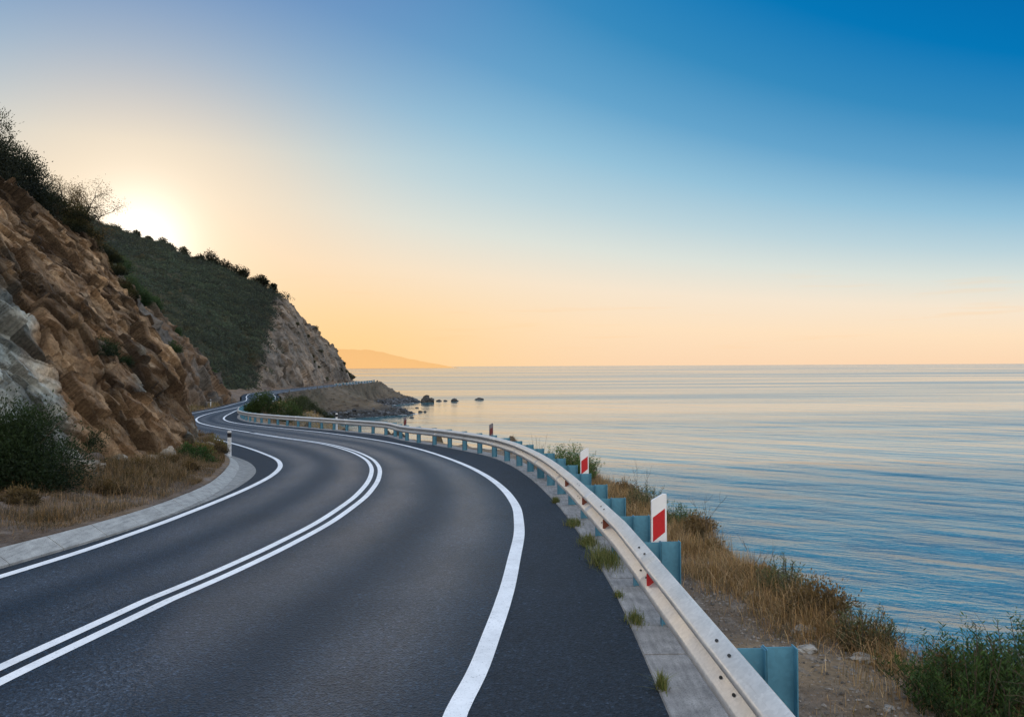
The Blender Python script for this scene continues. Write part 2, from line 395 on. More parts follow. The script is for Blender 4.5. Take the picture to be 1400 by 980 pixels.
tS = np.concatenate([np.linspace(0, 1, 46)[:-1], 1+np.linspace(0, 1, 60)[:-1], 2+np.linspace(0, 1, 14)])
tV = np.concatenate([np.linspace(0, 1, 34)[:-1], 1+np.linspace(0, 1, 30)])
for Y in TY:
    z0 = float(zr(Y)); a = float(asR(Y))+.3; c = max(float(crestX(Y)), a+.8); w = float(waterX(Y))
    zc = z0-.02-.05*(c-a)
    if 80 < Y < 125: zc = z0+.1-.6*math.exp(-((Y-102)/9)**2)
    for t in tS:
        if t <= 1:
            x = a+(c-a)*t; z = z0-.03+(zc-z0+.03)*t
            if t < .06: z -= .06
        elif t <= 2:
            s = t-1; x = c+(w-c)*s; sp = s**.92 if 85 < Y < 125 else s**.8
            z = zc+(SEA-zc)*sp
        else:
            s = t-2; x = w+8*s; z = SEA-2.5*s
        rowsR.append((x, Y, z)); hR.append(t)
    b = float(asL(Y))+.03; g = float(f_kerb(Y))-.25; ft = float(footX(Y))
    g = max(g, ft+.2)
    for t in tV:
        if t <= 1:
            x = g+(ft-g)*t; z = z0+(.17 if Y < 31 else max(.17-(Y-31)*.06, -.03))+.35*t
            if t < .01: z -= .1
        else:
            s = t-1; x = ft-45*s**1.5; z = z0+.5+ 45*s**1.5*.16
        rowsL.append((x, Y, z)); hL.append(t)
def tcolor(P, t, water=False):
    n = fbm(P*.9, 4, 3); n2 = fbm(P*np.array([5, 5, 5]), 3, 40); n3 = fbm(P*.18, 3, 90)
    dirt = np.array([.135, .104, .08]); straw = np.array([.225, .16, .098]); grit = np.array([.25, .225, .20]); green = np.array([.07, .085, .035]); dark = np.array([.07, .065, .06])
    k = np.clip(n*.9+.5, 0, 1)[:, None]; c = dirt*(1-k)+straw*k
    k = np.clip(n2*1.3-.1, 0, 1)[:, None]; c = c*(1-k*.7)+grit*k*.7
    return c, n3, green, dark
PR = np.array(rowsR); t = np.array(hR)
amp = np.where(t < 1, .05*np.clip(t/.15, 0, 1), np.where(t < 2, .35, .3))*np.clip(1+PR[:, 1]/90, 1, 2.5); amp = np.where((PR[:, 1] > 90) & (t > 1), .38, amp)
dR = fbm(PR*np.array([.9, .9, .9]), 5, 11)*amp
fcd, crk, crn = facet(PR*np.array([.55, .55, .7])+fbm(PR*.6, 2, 5)[:, None]*.4, 21)
low = np.clip((SEA+3.2-PR[:, 2])/2.4, 0, 1)*np.clip((PR[:, 1]-60)/60, 0, 1)
slope_m = ((t > 1) & (t < 2.3))
PR[:, 2] += dR+np.where(slope_m, fcd*(.12+.2*(PR[:,1]<70))+low*(np.abs(fcd)*.7+.1), 0)
PR[:, 0] += np.where(slope_m, fcd*.15, 0)
c, n3, green, dark = tcolor(PR, t)
gmask = np.clip((t-.9)/.3, 0, 1)*np.clip(1.0-(t-1)*1.6, 0, 1)*np.clip(n3*1.5+.4, 0, 1); gmask = gmask[:, None]*.7
c = c*(1-gmask)+green*gmask; fb = np.clip((PR[:, 1:2]-110)/20, 0, 1)*.8; c = c*(1-fb)+(np.array([.105, .085, .062])*(1+.5*fbm(PR*.35, 4, 55)[:, None]))*fb
rockm = np.clip((t-1.25-.25*(PR[:,1]>120))*2.2, 0, 1)[:, None]*.8*(1-.55*(PR[:, 1:2] > 120)); rk = np.array([.125, .112, .10])*(0.6+.8*crn[:, None]); c = c*(1-rockm)+rk*rockm
wet = np.clip((SEA+2.4-PR[:, 2])/1.6, 0, 1)[:, None]; c = c*(1-wet)+np.array([.035, .04, .045])*wet
tag(mesh('ground', PR, gridfaces(len(TY), len(tS)), M['ground'], col=c), kind='structure')
PL = np.array(rowsL); t = np.array(hL)
PL[:, 2] += fbm(PL*np.array([1.1, 1.1, 1.1]), 5, 31)*np.where(t < 1, .06*np.clip(t/.2, 0, 1), .3)
c, n3, green, dark = tcolor(PL, t); c = c*np.array([.85, .8, .8])
tag(mesh('verge', PL, gridfaces(len(TY), len(tV))[:, ::-1].copy(), M['ground'], col=c), kind='structure')

def px(x, y, Y):
    f = 1100.; p = math.atan(10.5/f); r = R(.28)
    fw = Vector((0, math.cos(p), math.sin(p))); u0 = Vector((0, -math.sin(p), math.cos(p))); r0 = Vector((1, 0, 0))
    ri = r0*math.cos(r)-u0*math.sin(r); up = u0*math.cos(r)+r0*math.sin(r)
    d = fw+ri*((x-700)/f)-up*((y-490)/f); d = d/d.y
    return (d.x*Y, Y, H+d.z*Y)
# ------------------------------------------------------------------ rock faces
def resamp(pts, n, u=None):
    P = np.array(pts, float); 
    s = np.linspace(0, 1, len(P)) if u is None else np.array(u, float)
    g = np.linspace(0, 1, n)
    return np.stack([pchip(s, P[:, k])(g) for k in range(3)], 1)
def rockface(name, foot, crest, ns, nt, scales, amps, strat, colfn, mat, bulge, back, seed=0, stretch=1.5, nblur=1, lump=.9, below=1.0, u=None, smooth=False, endfade=True, nb=30):
    Fp = resamp(foot, ns, u); Cp = resamp(crest, ns, u)
    tt = np.linspace(0, 1, nt)
    S = Fp[:, None]+(Cp-Fp)[:, None]*tt[None, :, None]
    # bulge outward/upward
    d = Cp-Fp; hor = d.copy(); hor[:, 2] = 0; L = np.linalg.norm(d, axis=1, keepdims=True)
    tang = np.gradient(Fp, axis=0); tang[:, 2] = 0
    nrm = np.cross(tang, d); nrm /= np.linalg.norm(nrm, axis=1, keepdims=True)+1e-9
    nrm = np.where(nrm[:, 2:3] < 0, -nrm, nrm)
    k = 41; ker = np.hanning(k); ker /= ker.sum()
    nrm = np.stack([np.convolve(np.pad(nrm[:, q], k//2, 'edge'), ker, 'valid') for q in range(3)], 1)
    nrm /= np.linalg.norm(nrm, axis=1, keepdims=True)
    prof = np.sin(np.pi*tt)*bulge
    S = S+nrm[:, None]*prof[None, :, None]*L[:, None]
    # skirt below foot & back side over the crest
    sk = Fp[:, None]+np.array([0, 0, -below])[None, None]*np.linspace(1, 0, 4)[None, :-1, None]
    bk_dir = np.array(back[:3], float); bl = back[3]
    q = np.linspace(0, 1, nb)[1:]
    bk = Cp[:, None]+bk_dir[None, None]*(q*bl)[None, :, None]; bk[..., 2] -= (q**1.6*back[4])[None]*np.clip(Cp[:, 2:3]-Fp[:, 2:3]+2, 1, None)/20
    G = np.concatenate([sk, S, bk], 1); ntt = G.shape[1]
    N = np.repeat(nrm[:, None], ntt, 1)
    up = np.clip((np.arange(ntt)-3-nt*.93)/(nt*.07+8), 0, 1)[None, :, None]
    N = N*(1-up)+np.array([0, 0, 1.])*up; N /= np.linalg.norm(N, axis=2, keepdims=True)
    P = G.reshape(-1, 3); N = N.reshape(-1, 3)
    T = np.tile((np.arange(ntt)-3)/(nt-1), ns); Sx = np.repeat(np.linspace(0, 1, ns), ntt)
    # strata frame
    a = Vector(strat).normalized(); b = a.orthogonal().normalized(); c = a.cross(b)
    B = np.array([a, b, c]).T
    Q = P@B; Q[:, 0] /= stretch
    warp = np.stack([fbm(Q*.5, 2, seed+60+k) for k in range(3)], 1)*.6
    disp = 0; cracks = np.ones(len(P)); rnds = []
    for i, (s, am) in enumerate(zip(scales, amps)):
        dd, cr, rn = facet(Q/s+warp*((.5 if i < 2 else .25) if lump > .5 else (.3 if i < 2 else .15)), seed+i*13, .42, 1.75)
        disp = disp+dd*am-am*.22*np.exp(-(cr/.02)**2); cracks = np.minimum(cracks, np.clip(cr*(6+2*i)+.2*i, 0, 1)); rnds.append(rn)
    Dg = disp.reshape(ns, ntt)
    for _ in range(nblur):
        Dg = np.pad(Dg, 1, 'edge'); Dg = (Dg[:-2]+2*Dg[1:-1]+Dg[2:])/4; Dg = (Dg[:, :-2]+2*Dg[:, 1:-1]+Dg[:, 2:])/4
    disp = Dg.ravel()
    disp = disp+fbm(Q/scales[-1]*1.1, 3, seed+5)*amps[-1]*.9+fbm(P/scales[0]*.5, 3, seed+8)*amps[0]*lump
    edge = 1.0
    if endfade: edge = np.clip(Sx/.02, 0, 1)
    disp = disp*edge*np.where(T > 1.02, .45, 1)
    P2 = P+N*disp[:, None]
    col = colfn(P, T, Sx, cracks, rnds, disp)
    return mesh(name, P2, gridfaces(ns, ntt), mat, col=col, smooth=smooth)

def col_near(P, T, S, cr, rn, disp):
    brown = np.array([.235, .15, .088]); tan = np.array([.46, .315, .19]); umb = np.array([.10, .07, .05]); grey = np.array([.42, .42, .38]); blue = np.array([.24, .275, .275])
    n = fbm(P*.8, 4, 77); n2 = fbm(P*np.array([2.5, 2.5, 2.5]), 4, 78)
    c = brown+(tan-brown)*np.clip(n2*.8+.45, 0, 1)[:, None]
    k = np.clip(rn[1]*1.6-.6, 0, 1)[:, None]; c = c*(1-k*.65)+umb*k*.65
    # grey slabs: low-left buttress plus scattered streaks
    g = np.exp(-((P[:, 1]-16.6)/2.7)**2)*np.exp(-np.clip(P[:, 2]-4.0, 0, 9)**2/2.4)*1.3
    g = g+.25*np.exp(-((P[:, 1]-24)/4.)**2)*np.exp(-(np.clip(P[:, 2]-1.2, 0, 9)/1.6)**2)
    g = np.clip((g+n*.34+(rn[0]-.5)*.5-.46)*3.5, 0, 1)[:, None]
    gc = blue+(grey-blue)*np.clip(rn[1]*.8+n2*.5, 0, 1)[:, None]; gc = gc*(.8+.45*rn[2][:, None])
    c = c*(1-g)+gc*g
    o = np.clip(fbm(P*1.7, 3, 99)*2-.9, 0, 1)[:, None]*(1-g*.6); c = c*(1-o*.35)+np.array([.27, .15, .07])*o*.35
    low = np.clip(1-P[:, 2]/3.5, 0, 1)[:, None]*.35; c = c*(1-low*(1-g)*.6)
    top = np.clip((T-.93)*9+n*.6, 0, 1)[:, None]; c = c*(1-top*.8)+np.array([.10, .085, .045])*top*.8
    c = c*np.array([1.12, 1.08, 1.02])*(.66+.6*rn[2][:, None])*(.2+.8*np.clip(cr*1.3, 0, 1))[:, None]  # last factor darkens cracks in the colour, like occlusion shade
    return c
foot1 = [(-16.5, -10, -.2), (-12.3, 2, -.2), (-10.4, 9, -.2), (-9.35, 15, -.3), (-9.2, 20, -.5), (-9.6, 24.5, -.7), (-11.1, 28.3, -.9), (-12.6, 30.4, -1.0), (-14.9, 32.2, -1.1), (-19.5, 35.6, -1.2)]
crest1 = [(-30, -8, 13), (-25.5, 3, 12.5), (-20, 12, 10.8), (-15.6, 21, 8.5), (-15.9, 26.2, 7.95), (-16.7, 30.5, 7.6), (-17.15, 33.2, 5.9), (-17.3, 34.4, 3.8), (-17.9, 35.4, 1.5), (-22, 38.6, .3)]
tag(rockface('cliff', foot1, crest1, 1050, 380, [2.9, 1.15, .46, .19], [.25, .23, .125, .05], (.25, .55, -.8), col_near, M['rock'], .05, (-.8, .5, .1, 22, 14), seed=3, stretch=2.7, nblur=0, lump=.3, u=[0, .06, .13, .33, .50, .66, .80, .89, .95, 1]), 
    kind='structure')

def col_mid(P, T, S, cr, rn, disp):
    brown = np.array([.20, .130, .080]); grey = np.array([.145, .125, .105]); g = np.array([.045, .06, .022])
    n = fbm(P*.25, 4, 7); n2 = fbm(P*.9, 3, 8)
    k = np.clip(n+.5+.3*n2, 0, 1)[:, None]; c = brown*(1-k)+grey*k; c = c*(.7+.6*rn[1][:, None])
    v = np.clip((T-.88)*7+n2*.8, 0, 1)[:, None]; c = c*(1-v)+g*v
    return c*(.55+.45*np.clip(cr*1.3, 0, 1))[:, None]  # crack shade painted into the vertex colour
foot2 = [(-24, 42, -1.3), (-30, 58, -1.8), (-33.6, 75, -2.2), (-36, 89, -2.4), (-37.5, 100, -2.5), (-39.2, 110, -2.6), (-40.8, 117, -2.7), (-45, 123, -2.7), (-54, 130, -2.7)]
crest2 = [(-38, 46, 10), (-42, 62, 15), (-45, 80, 16), (-46.8, 97, 12.6), px(205, 436, 105), px(242, 468, 111), px(280, 496, 116), px(312, 527, 119), (-58, 134, 1)]
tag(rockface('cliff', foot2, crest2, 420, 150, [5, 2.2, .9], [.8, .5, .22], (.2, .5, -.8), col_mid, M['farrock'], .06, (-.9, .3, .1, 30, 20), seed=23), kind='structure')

def hill_bound(T): return .40+.19*np.clip(T, 0, 1.1)**1.2
def col_big(P, T, S, cr, rn, disp):
    rockc = np.array([.17, .145, .12]); rc2 = np.array([.26, .20, .15]); g = np.array([.032, .037, .02]); g2 = np.array([.065, .058, .033])
    n = fbm(P*.07, 4, 7); n2 = fbm(P*.3, 4, 8)
    c = rockc+(rc2-rockc)*np.clip(n2+.4, 0, 1)[:, None]; c = c*(.7+.6*rn[1][:, None])
    bound = hill_bound(T)+.02*n
    v = np.clip((bound-S)*40+n2*.5, 0, 1)[:, None]
    top = np.clip((T-.985+.01*n2)*40, 0, 1)[:, None]*(S < .9)[:, None]
    v = np.maximum(v, top)
    gg = g+(g2-g)*np.clip(n2+.3, 0, 1)[:, None]
    return (c*(.6+.4*np.clip(cr*1.3, 0, 1))[:, None])*(1-v)+gg*v  # bare rock: shade in the cracks is part of the colour
#          s: 0 .. 1  (left, vegetated  ->  bare end)
footB = [(-95, 90, -2), (-78, 112, -2), (-64, 130, -2.4), (-55, 148, -2.6), (-53.5, 170, -2.7), (-53.2, 192, -2.7), (-52.9, 212, -2.7), (-52.6, 230, -2.7), (-52.2, 248, -2.7), (-52, 261, -2.7), (-55, 272, -2.7), (-72, 288, -2.7)]
crestB = [px(-120, 205, 250), px(60, 278, 245), px(150, 310, 238), px(215, 333, 228), px(285, 361, 218), px(345, 386, 214), px(388, 407, 222), px(420, 438, 236), px(449, 472, 250), px(471, 496, 262), px(486, 515, 272), (-70, 290, -1)]
uB = [0, .09, .18, .28, .40, .52, .62, .72, .80, .87, .94, 1]
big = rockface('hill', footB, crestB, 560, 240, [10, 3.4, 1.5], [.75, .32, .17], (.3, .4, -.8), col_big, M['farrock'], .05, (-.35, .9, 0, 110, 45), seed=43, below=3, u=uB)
tag(big, kind='structure')

# distant headland across the bay
def distant():
    Y0 = 6500; prof = [(120, 470), (300, 466), (420, 472), (465, 477.5), (500, 478.5), (520, 481), (545, 487), (580, 494), (605, 499), (622, 502.5)]
    g = np.linspace(120, 622, 200); ys = pchip([p[0] for p in prof], [p[1] for p in prof])(g)+.0
    V = []
    for i, (x, y) in enumerate(zip(g, ys)):
        tp = px(x, y, Y0)
        z = tp[2]+ (float(vnoise(np.array([[x*.12, 0, 0]]))[0])*4+float(vnoise(np.array([[x*.4, 3, 0]]))[0])*2)*(1 if x < 600 else .2)
        V += [(tp[0]*.97, Y0*.955, SEA-2), (tp[0]*.985, Y0*.975, SEA+(z-SEA)*.55), (tp[0], Y0, z), (tp[0], Y0+900, SEA-2)]
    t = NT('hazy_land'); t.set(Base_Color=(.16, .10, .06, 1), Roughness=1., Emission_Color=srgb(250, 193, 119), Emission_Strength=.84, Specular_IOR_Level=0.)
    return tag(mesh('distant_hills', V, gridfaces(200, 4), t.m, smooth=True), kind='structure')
distant()

# ------------------------------------------------------------------ sea
def sea():
    t = NT('sea_water'); g = t.n('NewGeometry')
    def mp(scale, rot=0):
        q = t.n('Mapping'); q.inputs['Rotation'].default_value = (0, 0, R(rot)); t.l(g.outputs['Position'], q.inputs[0])
        m = t.n('Mapping'); m.inputs['Scale'].default_value = scale; t.l(q.outputs[0], m.inputs[0]); return m.outputs[0]
    swell = t.noise(mp((.022, .10, 1), 42), 1, 2, .5)
    sw2 = t.noise(mp((.16, .48, 1), 30), 1, 3, .55)
    chop = t.noise(mp((.9, 2.2, 1), 14), 1, 3, .6)
    rip = t.noise(mp((3.0, 6.5, 1), -8), 1, 3, .6)
    band = t.noise(mp((.0012, .011, 1), -2), 1, 5, .6)
    calm = t.ramp(band, [(.40, 1.25), (.56, .55)])
    h = t.math('ADD', t.math('MULTIPLY', swell, 4.6), t.math('MULTIPLY', sw2, .95))
    h = t.math('ADD', h, t.math('MULTIPLY', chop, .20)); h = t.math('ADD', h, t.math('MULTIPLY', rip, .07))
    h = t.math('MULTIPLY', h, calm)
    ln = t.n('VectorMath', operation='LENGTH'); t.l(g.outputs['Position'], ln.inputs[0])
    shelter = t.ramp(t.math('DIVIDE', ln.outputs['Value'], 1500.0), [(.02, .95), (.06, .55), (.14, .32), (.4, .24), (1, .22)])
    h = t.math('MULTIPLY', h, shelter)
    deep = t.mix(t.ramp(sw2, [(.35, 0), (.65, 1)]), (.004, .085, .125, 1), (.018, .165, .21, 1))
    t.set(Base_Color=deep, Roughness=t.ramp(band, [(.42, .2), (.58, .08)]), IOR=2.3, Specular_IOR_Level=.5, Normal=t.bump(h, 1.0, .36))
    a = np.concatenate([-np.geomspace(60000, 20, 30), [0], np.geomspace(20, 60000, 30)])
    ys = np.concatenate([[-3000, -400, -60], np.arange(-30, 0, 10), np.geomspace(5, 90000, 60)])
    V = [(x, y, SEA) for y in ys for x in a]
    tag(mesh('sea', V, gridfaces(len(ys), len(a)), t.m, smooth=True), kind='structure')
sea()

# ------------------------------------------------------------------ guardrail
f_rail = smooth_curve([(1.30, -14), (1.29, -4), (1.27, 1), (1.24, 3.56), (1.21, 4.7), (1.17, 6.1), (1.12, 7.7), (1.07, 9.4), (.99, 12.2), (.80, 16.0), (.24, 21.8), (-.75, 27.1), (-2.05, 31.1), (-3.5, 34.6), (-5.1, 37.8)]+[(float(asR(y))+.1, y) for y in (43, 47, 52, 58, 64, 70, 77, 85, 95, 106, 118, 136, 190, 255, 300)], .014)
W = [(-.012, .309), (-.002, .314), (.006, .311), (.085, .264), (.094, .254), (.096, .244), (.096, .232), (.090, .220), (.018, .180), (.010, .168), (.010, .154), (.016, .143), (.088, .088), (.095, .076), (.096, .064), (.096, .044), (.090, .030), (.062, .004), (.054, .0)]
def arc_table(f, y0, y1):
    yy = np.linspace(y0, y1, 6000); x = f(yy); s = np.concatenate([[0], np.cumsum(np.hypot(np.diff(x), np.diff(yy)))])
    return yy, s
def place(f, Y, off):
    tx, ty = frame(f, np.array([Y])); return float(f(Y))+float(ty[0])*off, Y-float(tx[0])*off, math.atan2(-float(tx[0]), float(ty[0]))
TOP = .745
def beam(f, s0, s1, tab, lift, parent, name='rail_beam'):
    yy, s = tab; n = max(3, int((s1-s0)/.25))
    V = []; ss = np.linspace(s0, s1, n); Y = np.interp(ss, s, yy); tx, ty = frame(f, Y); X = f(Y)
    for i in range(n):
        for (d, z) in W:
            o = .0-d-lift
            V.append((X[i]+ty[i]*o, Y[i]-tx[i]*o, float(zr(Y[i]))+TOP-.311+z))
    k = len(W)
    o = mesh(name, V, gridfaces(n, k), M['rail'], parent, smooth=True)
    m = o.modifiers.new('thick', 'SOLIDIFY'); m.thickness = .004; m.offset = 0
    return o
def post_mesh(h_below=.5):
    b = MB(); z0, z1 = -h_below, TOP+.004
    # H section: web across, flanges parallel to the road; local x = away from the road
    x0, x1 = .165, .335
    b.box(x0+.006, x1-.006, -.003, .003, z0, z1-.004)
    b.box(x0, x0+.006, -.055, .03, z0, z1); b.box(x1-.006, x1, -.055, .03, z0, z1)
    return b
def spacer_mesh():
    b = MB(); z0, z1 = TOP-.33, TOP-.002
    b.box(.006, .157, -.002, .003, z0, z1-.003)
    b.box(.001, .006, -.05, .03, z0, z1); b.box(.157, .162, -.05, .03, z0, z1)
    return b
pm = post_mesh(); sm_ = spacer_mesh()
def guardrail(f, Y0, Y1, postY, label, parts=True, first=None, beamlen=4.0, holes=True, start_y=None):
    x, y, rz = place(f, Y0, 0)
    g = empty('guardrail', (0, 0, 0), label, 'guardrail')
    tab = arc_table(f, Y0, Y1); s = 0; i = 0
    while s < tab[1][-1]-.2:
        e = min(s+beamlen+.32, tab[1][-1]); beam(f, s, e, tab, .0045*(i % 2), g); s += beamlen; i += 1
    p0 = pm.build('post', M['post'], g); q0 = sm_.build('spacer', M['post'], p0)
    for k, Y in enumerate(postY):
        x, y, rz = place(f, Y, 0)
        if k == 0: p, q = p0, q0
        else:
            p = p0.copy(); COL.objects.link(p); q = q0.copy(); COL.objects.link(q); q.parent = p
        p.location = (x, y, float(zr(Y))); p.rotation_euler = (0, 0, rz)
    return g
py = [-.4, 2.0, 4.45, 7.12, 8.45, 9.95, 11.5, 13.2, 14.9, 16.6, 18.3, 20.0, 21.8]
tab = arc_table(f_rail, 21.8, 84); s = 1.9
while s < tab[1][-1]: py.append(float(np.interp(s, tab[1], tab[0]))); s += 1.95
GR = guardrail(f_rail, -1.6, 84, py, 'long galvanised guardrail sweeping round the seaward side of the bend on blue steel posts')
# reflectors in the groove + bolt slots + bolts
ref0 = None
for k, (Y, mt) in enumerate([(6.45, 'red'), (8.9, 'amber'), (10.9, 'amber'), (13.2, 'amber')]):
    b = MB(); x, y, rz = place(f_rail, Y, 0)
    b.add([(-.006, 0, -.050), (-.092, 0, -.050), (-.006, 0, .050), (-.092, 0, .050), (-.006, .09, -.048), (-.03, .09, -.048), (-.006, .09, .048), (-.03, .09, .048)],
          [(0, 1, 3, 2), (4, 6, 7, 5), (1, 5, 7, 3), (0, 4, 5, 1), (2, 3, 7, 6), (0, 2, 6, 4)])
    o = b.build('reflector', M[mt], GR); o.location = (x, y, float(zr(Y))+TOP-.311+.1555); o.rotation_euler = (0, 0, rz)
def slot(Y, d0, z0, d1, z1, lift=.0075):
    """dark oval slot lying on the sloping face of the rail between two profile points"""
    n = 14; b = MB(); dx, dz = -(d1-d0), z1-z0; L = math.hypot(dx, dz); dx /= L; dz /= L
    nx, nz = (dz, -dx) if -dx > 0 else (-dz, dx)
    if nz < 0: nx, nz = -nx, -nz
    cx, cz = -(d0+d1)/2+nx*lift, (z0+z1)/2+nz*lift
    v = [(cx+dx*.010*math.sin(a*2*math.pi/n), .023*math.cos(a*2*math.pi/n), cz+dz*.010*math.sin(a*2*math.pi/n)) for a in range(n)]
    b.add(v, [tuple(range(n))]); o = b.build('bolt_slot', M['hole'], GR)
    x, y, rz = place(f_rail, Y, 0); o.location = (x, y, float(zr(Y))+TOP-.311); o.rotation_euler = (0, 0, rz)
for Yb in (4.38, 6.75, 9.1, 11.6):
    for dy in (0, .24):
        slot(Yb+dy, .012, .307, .08, .267); slot(Yb+dy-.1, .022, .138, .082, .092)
tb = arc_table(f_rail, 84, 103)
f_pull = lambda Y: f_rail(Y)
guardrail(f_rail, 86.5, 112, [86.8+1.9*i for i in range(14)], 'pale guardrail on the next bend beyond the rounded green bush')
f_end = lambda Y: asR(Y)+.25
guardrail(f_end, 205, 268, [206+4*i for i in range(16)], 'distant dark guardrail on the headland tip above the rocky slope')

# ------------------------------------------------------------------ marker posts
def marker(Y, off, label, h=1.15, wm='white', rm='red'):
    x, y, rz = place(f_rail, Y, off)
    e = empty('marker_post', (x, y, float(zr(Y))), label, 'marker post', 'red and white marker posts behind the guardrail', rz)
    w = .068; b = MB()
    b.prism([(-w, .44), (w, .44), (w, h), (w-.03, h+.004), (-w+.01, h-.05), (-w, h-.062)], -.012, .018); b.build('board', M[wm], e)
    r = MB(); r.prism([(-w+.012, h-.42), (w-.016, h-.335), (w-.016, h-.125), (-w+.012, h-.205)], -.015, -.0122); r.build('reflector', M[rm], e)
    return e
marker(7.2, .17, 'tall white marker post with red slanted panel, nearest the camera behind the guardrail')
marker(13.3, .245, 'grey shaded marker post with red band beside the green shrub behind the rail')
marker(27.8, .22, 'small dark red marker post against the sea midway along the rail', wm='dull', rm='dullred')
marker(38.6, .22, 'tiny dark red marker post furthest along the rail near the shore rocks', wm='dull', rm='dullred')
def wpost(x, y, z, h, label, band=True, group=None):
    e = empty('edge_post', (x, y, z), label, 'edge post', group)
    w = .06; b = MB(); b.prism([(-w, -.3), (w, -.3), (w, h-.02), (w-.03, h), (-w+.03, h), (-w, h-.02)], -.03, .03); b.build('body', M['white'], e)
    b = MB(); b.box(-w-.003, w+.003, -.033, .033, h-.24, h-.08); b.build('band', M['black'], e)
wpost(-10.05, 28.6, zr(28.6)+.12, .8, 'white edge post with black band in dry grass inside the bend')
x, y, rz = place(f_rail, 50.5, .5); wpost(x, y, zr(50.5), 1.05, 'small white edge post just behind the far curve of guardrail')
wpost(float(asL(97))-.5, 97, zr(97), 1.0, 'tiny white edge post by the road at the second rock face')

# ------------------------------------------------------------------ vegetation
def leaves_mesh(C, D, L, Wd, col, colvar=.3, curl=.15):
    """C centres, D directions (unit), L lengths, Wd widths: one diamond per leaf"""
    n = len(C); rnd = rng.normal(size=(n, 3)); S = np.cross(D, rnd); S /= np.linalg.norm(S, axis=1, keepdims=True)+1e-9
    L = L[:, None]; w = Wd[:, None]; Nn = np.cross(D, S)
    v = np.stack([C, C+D*L*.5+S*w*.5, C+D*L+Nn*L*curl, C+D*L*.5-S*w*.5], 1).reshape(-1, 3)
    f = np.arange(n*4).reshape(-1, 4)
    c = np.array(col)[None]*(1+rng.uniform(-colvar, colvar, (n, 1))) if np.ndim(col) == 1 else col*(1+rng.uniform(-colvar, colvar, (n, 1)))
    return v, f, np.repeat(np.clip(c, 0, 1), 4, 0)
def unit(v): return v/(np.linalg.norm(v, axis=-1, keepdims=True)+1e-9)
def bush_arrays(rx, ry, h, n, leaf, col, tip=None, clumps=26, updir=.5, seed=0, ragged=.25):
    r = np.random.default_rng(seed)
    d = unit(r.normal(size=(clumps, 3))); d[:, 2] = np.abs(d[:, 2])
    cc = d*np.array([rx, ry, h])*r.uniform(.45, .86, (clumps, 1)); cr = r.uniform(.22, .42, clumps)*min(rx, h)*(1+0*cc[:, 0])
    k = r.integers(0, clumps, n); dd = unit(r.normal(size=(n, 3))); rad = r.uniform(.35, 1, n)**.5*(1+ragged*np.clip(r.normal(size=n), -1, 2.2))
    C = cc[k]+dd*(cr[k]*rad)[:, None]; C[:, 2] = np.abs(C[:, 2])
    D = unit(dd+np.array([0, 0, updir])+r.normal(size=(n, 3))*.45)
    tc = np.array(col)[None]*(.75+.5*r.random((clumps, 1)))[k]
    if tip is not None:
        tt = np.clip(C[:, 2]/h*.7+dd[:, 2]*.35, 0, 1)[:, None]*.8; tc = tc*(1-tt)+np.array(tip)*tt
    return leaves_mesh(C, D, leaf*r.uniform(.6, 1.4, n), leaf*.42*r.uniform(.6, 1.3, n), tc)
def bush(name, loc, rx, ry, h, n, leaf, col, label, cat, group=None, tip=None, seed=0, stems=7, clumps=26, updir=.5, rz=0, parts=True, ragged=.25):
    v, f, c = bush_arrays(rx, ry, h, n, leaf, col, tip, clumps, updir, seed, ragged)
    if not parts:
        o = mesh(name, v, f, M['leaf'], col=c); o.location = loc; o.rotation_euler = (0, 0, rz); return tag(o, label, cat, group)
    e = empty(name, loc, label, cat, group, rz)
    mesh('foliage', v, f, M['leaf'], e, col=c)
    r = np.random.default_rng(seed+5); b = MB()
    for i in range(stems):
        a = r.uniform(0, 6.28); q = r.uniform(.2, .75); tp = (rx*q*math.cos(a), ry*q*math.sin(a), h*r.uniform(.5, .85))
        b.tube([(0, 0, -.1), (tp[0]*.4, tp[1]*.4, tp[2]*.5), tp], [.02*h+.004, .014*h+.003, .004], 5)
    b.build('stem', M['bark'], e)
    return e
